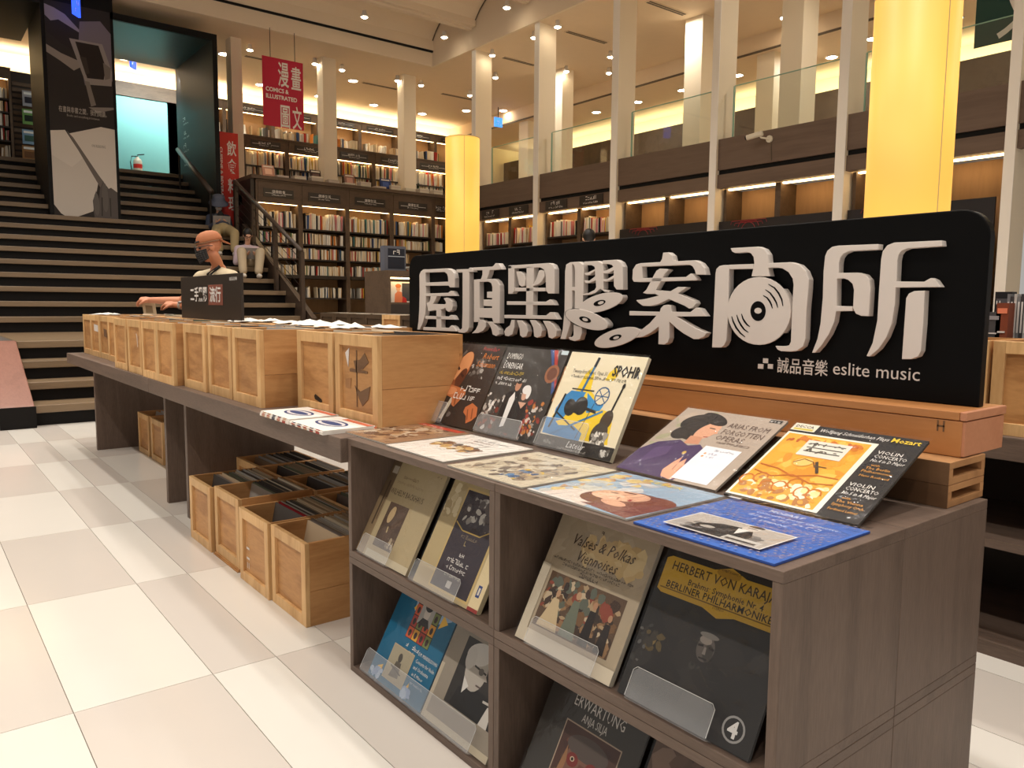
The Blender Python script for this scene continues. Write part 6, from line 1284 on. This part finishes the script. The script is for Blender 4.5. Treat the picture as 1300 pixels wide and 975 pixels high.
# people reading on the stairs
def seated(label, hx, hy, w, f, seat, feet, mats, s=.96, kup=.20):
    c = at(hx, hy, w); f = Vector(f).normalized(); r = f.cross(Vector((0, 0, 1))); M = frame(f, .5)
    top, leg = mats
    pel = Vector(seat) + Vector((0, 0, .11)); t = thing('person', label, 'person', (pel.x, pel.y, seat[2]))
    nk = c + (-f * .035 + Vector((0, 0, -.13))) * s; nkb = nk + (-f * .04 + Vector((0, 0, -.06))) * s; chest = pel * .42 + nkb * .58 - f * .03
    body = [('c', [(pel, .13), (chest, .125), (nkb, .06)]), ('c', [(nkb, .05), (nk, .046), (c - f * .01 - Vector((0, 0, .05)), .046)])] + head_parts(c, M, s)
    shirt = [('c', [(pel + Vector((0, 0, .03)), .145), (chest, .14), (nkb + Vector((0, 0, -.04)), .09)])]; trou = [('c', [(pel, .145), (pel + f * .05, .14)])]
    bookc = chest + f * .33 + Vector((0, 0, -.02)); hands = []
    for sx in (-1, 1):
        sh = nkb + r * .16 * sx + Vector((0, 0, -.06)); el = sh + r * .05 * sx + f * .08 + Vector((0, 0, -.24)); wr = bookc + r * .10 * sx - f * .07 + Vector((0, 0, -.03))
        body.append(('c', [(sh, .05), (el, .04), (wr, .025)])); shirt.append(('c', [(nkb + Vector((0, 0, -.05)), .08), (sh, .072), (el, .058), (el * .25 + wr * .75, .044)])); body += hand(wr, (bookc - wr) + f * .06, (0, 0, 1), .9, .4)
        hip = pel + r * .09 * sx; ft = Vector(feet) + r * .13 * sx; kn = hip * .45 + ft * .55 + Vector((0, 0, kup)) + f * .10 + r * .05 * sx; ank = ft + Vector((0, 0, .09))
        body.append(('c', [(hip, .085), (kn, .055), (ank, .036)])); trou.append(('c', [(hip, .112), (kn, .084), (ank + Vector((0, 0, .04)), .070)])); MB(t.location).ball(ft + f * .06 + Vector((0, 0, .045)), .045, .125, .045, 12, 8, M=frame(f)).build('shoe', 'shoe_white', t, smooth=True)
    blob('body', 'skin_b', body, t, .009, 3); blob('top', top, shirt, t, .014); blob('trousers', leg, trou, t, .014); eyes(c, M, t, s)
    return t, c, M, bookc, f, r, nkb, chest
def open_book(label, c, f, r, rgb):
    t = thing('open_book', label, 'book', c + Vector((0, 0, -.01))); o = t.location; up = Vector((0, 0, 1)) * .75 - f * .0 + f * .35; up.normalize()
    for sx in (-1, 1): MB(o).prism([o + up * -.10, o + up * .10, o + up * .10 + r * .15 * sx - f * .05, o + up * -.10 + r * .15 * sx - f * .05], f * .012).build('page_block', 'pages', t); MB(o).prism([o + up * -.105 + f * .012, o + up * .105 + f * .012, o + up * .105 + r * .155 * sx - f * .036, o + up * -.105 + r * .155 * sx - f * .036], f * .003).build('cover', 'cover_grey', t)
ph, c, M, bc, f, r, nkb, chest = seated('reader in a grey bucket hat and navy jacket sitting high on the stairs', 277.5, 260, 15.1, (-.22, -.97, 0), (ony(283, 290, 15.20).x, 15.20, 2.45), (ony(288, 310, 14.60).x, 14.60, 2.03), ('denim', 'khaki'))
V = lambda x, y, z: c + M.to_3x3() @ Vector((x, y, z))
MB(ph.location).lathe([(.185, .0), (.178, .02), (.125, .065), (.118, .09), (.108, .155), (.06, .178), (.01, .18)], V(0, -.01, .02), 22, M=M.to_3x3()).build('bucket_hat', 'hat_grey', ph, smooth=True)
MB(ph.location).ball(V(0, .045, -.05), .062, .062, .045, 14, 8, M=M).build('face_mask', 'mask_white', ph, smooth=True); MB(ph.location).ball(V(0, -.03, -.02), .08, .075, .08, 12, 8, M=M).build('hair', 'hair', ph, smooth=True)
MB(ph.location).ball(chest + f * .085 + Vector((0, 0, .04)), .07, .075, .15, 12, 8, M=frame(f)).build('black_shirt_front', 'tee_black', ph, smooth=True)
open_book('open magazine held by the reader in the grey bucket hat', bc, f, r, None)
ph, c, M, bc, f, r, nkb, chest = seated('woman in a lilac top and beige trousers reading on the stairs', 314.5, 299, 13.95, (-.18, -.98, 0), (ony(317, 325, 14.2).x, 14.20, 1.82), (ony(319, 362, 13.64).x, 13.64, 1.61), ('lilac', 'cargo_beige'), kup=.33)
V = lambda x, y, z: c + M.to_3x3() @ Vector((x, y, z))
MB(ph.location).ball(V(0, -.025, .035), .085, .100, .095, 16, 10, M=M).build('hair', 'hair', ph, smooth=True); MB(ph.location).ball(V(0, -.115, .01), .04, .045, .045, 12, 8, M=M).build('hair_bun', 'hair', ph, smooth=True)
gl = thing('eyeglasses', 'thin eyeglasses worn by the woman in lilac', 'glasses', V(0, .1, .008))
for sx in (-1, 1): MB(gl.location).tube([V(sx * .033 + .024 * math.cos(u), .106, .008 + .018 * math.sin(u)) for u in [2 * math.pi * k / 12 for k in range(13)]], .003, 5).build('rim', 'strap_black', gl)
MB(gl.location).tube([V(-.009, .108, .012), V(.009, .108, .012)], .003, 5).build('bridge', 'strap_black', gl)
bag = thing('backpack', 'dark backpack on the shoulders of the woman in lilac', 'bag', chest - f * .20 + Vector((0, 0, -.15)))
MB(bag.location).ball(chest - f * .21, .13, .09, .20, 14, 10, M=frame(f)).build('pack', 'strap_black', bag, smooth=True)
for sx in (-1, 1): MB(bag.location).tube([chest - f * .16 + r * .1 * sx + Vector((0, 0, .16)), nkb + r * .11 * sx + Vector((0, 0, .025)), nkb + r * .125 * sx + f * .085 + Vector((0, 0, -.08)), chest + r * .135 * sx + f * .10 + Vector((0, 0, -.10)), chest + r * .15 * sx - f * .06 + Vector((0, 0, -.16))], .017, 7).build('strap', 'strap_black', bag)
open_book('open grey book held by the woman in lilac', bc, f, r, None)
# someone browsing the bays under the balcony
c = at(747.5, 303.5, 10.3); b = Vector((c.x, c.y, .452)); f = Vector((.6, .8, 0)); M = frame(f, .5); r = f.cross(Vector((0, 0, 1)))
t = thing('person', 'dark-haired person in a white shirt browsing beyond the sign board', 'person', b)
sc = (c.z - .45) / 1.60; nkb = c - Vector((0, 0, .20)) - f * .05; pel = Vector((b.x - f.x * .12, b.y - f.y * .12, .45 + .88 * sc)); chest = pel * .4 + nkb * .6
body = [('c', [(pel, .13), (chest, .13), (nkb, .06)]), ('c', [(nkb, .05), (c - f * .02 - Vector((0, 0, .06)), .05)])] + head_parts(c, M)
shirt = [('c', [(pel, .15), (chest, .15), (nkb + Vector((0, 0, -.03)), .085)])]; trou = []
for sx in (-1, 1):
    sh = nkb + r * .17 * sx + Vector((0, 0, -.05)); el = sh + r * .05 * sx + Vector((0, 0, -.27)); wr = el + f * .2 + Vector((0, 0, .0)) - r * .05 * sx
    body.append(('c', [(sh, .052), (el, .042), (wr, .026)])); body += hand(wr, f, (0, 0, -1), .95, .4); shirt.append(('c', [(nkb + Vector((0, 0, -.05)), .08), (sh, .075), (sh * .4 + el * .6, .06)]))
    hip = pel + r * .09 * sx; ft = Vector((pel.x, pel.y, .50)) + r * .1 * sx; body.append(('c', [(hip, .09), (hip * .5 + ft * .5 + f * .02, .06), (ft, .04)])); body.append(('c', [(ft, .036), (ft + f * .15 + Vector((0, 0, -.015)), .033)])); trou.append(('c', [(hip, .11), (hip * .5 + ft * .5, .08), (ft + Vector((0, 0, .06)), .065)]))
blob('body', 'skin_b', body, t, .010, 3); blob('shirt', 'white_print', shirt, t, .015); blob('trousers', 'trousers_dark', trou, t, .015); eyes(c, M, t)
MB(t.location).ball(c + M.to_3x3() @ Vector((0, -.02, .035)), .088, .105, .095, 16, 10, M=M).build('hair', 'hair', t, smooth=True)
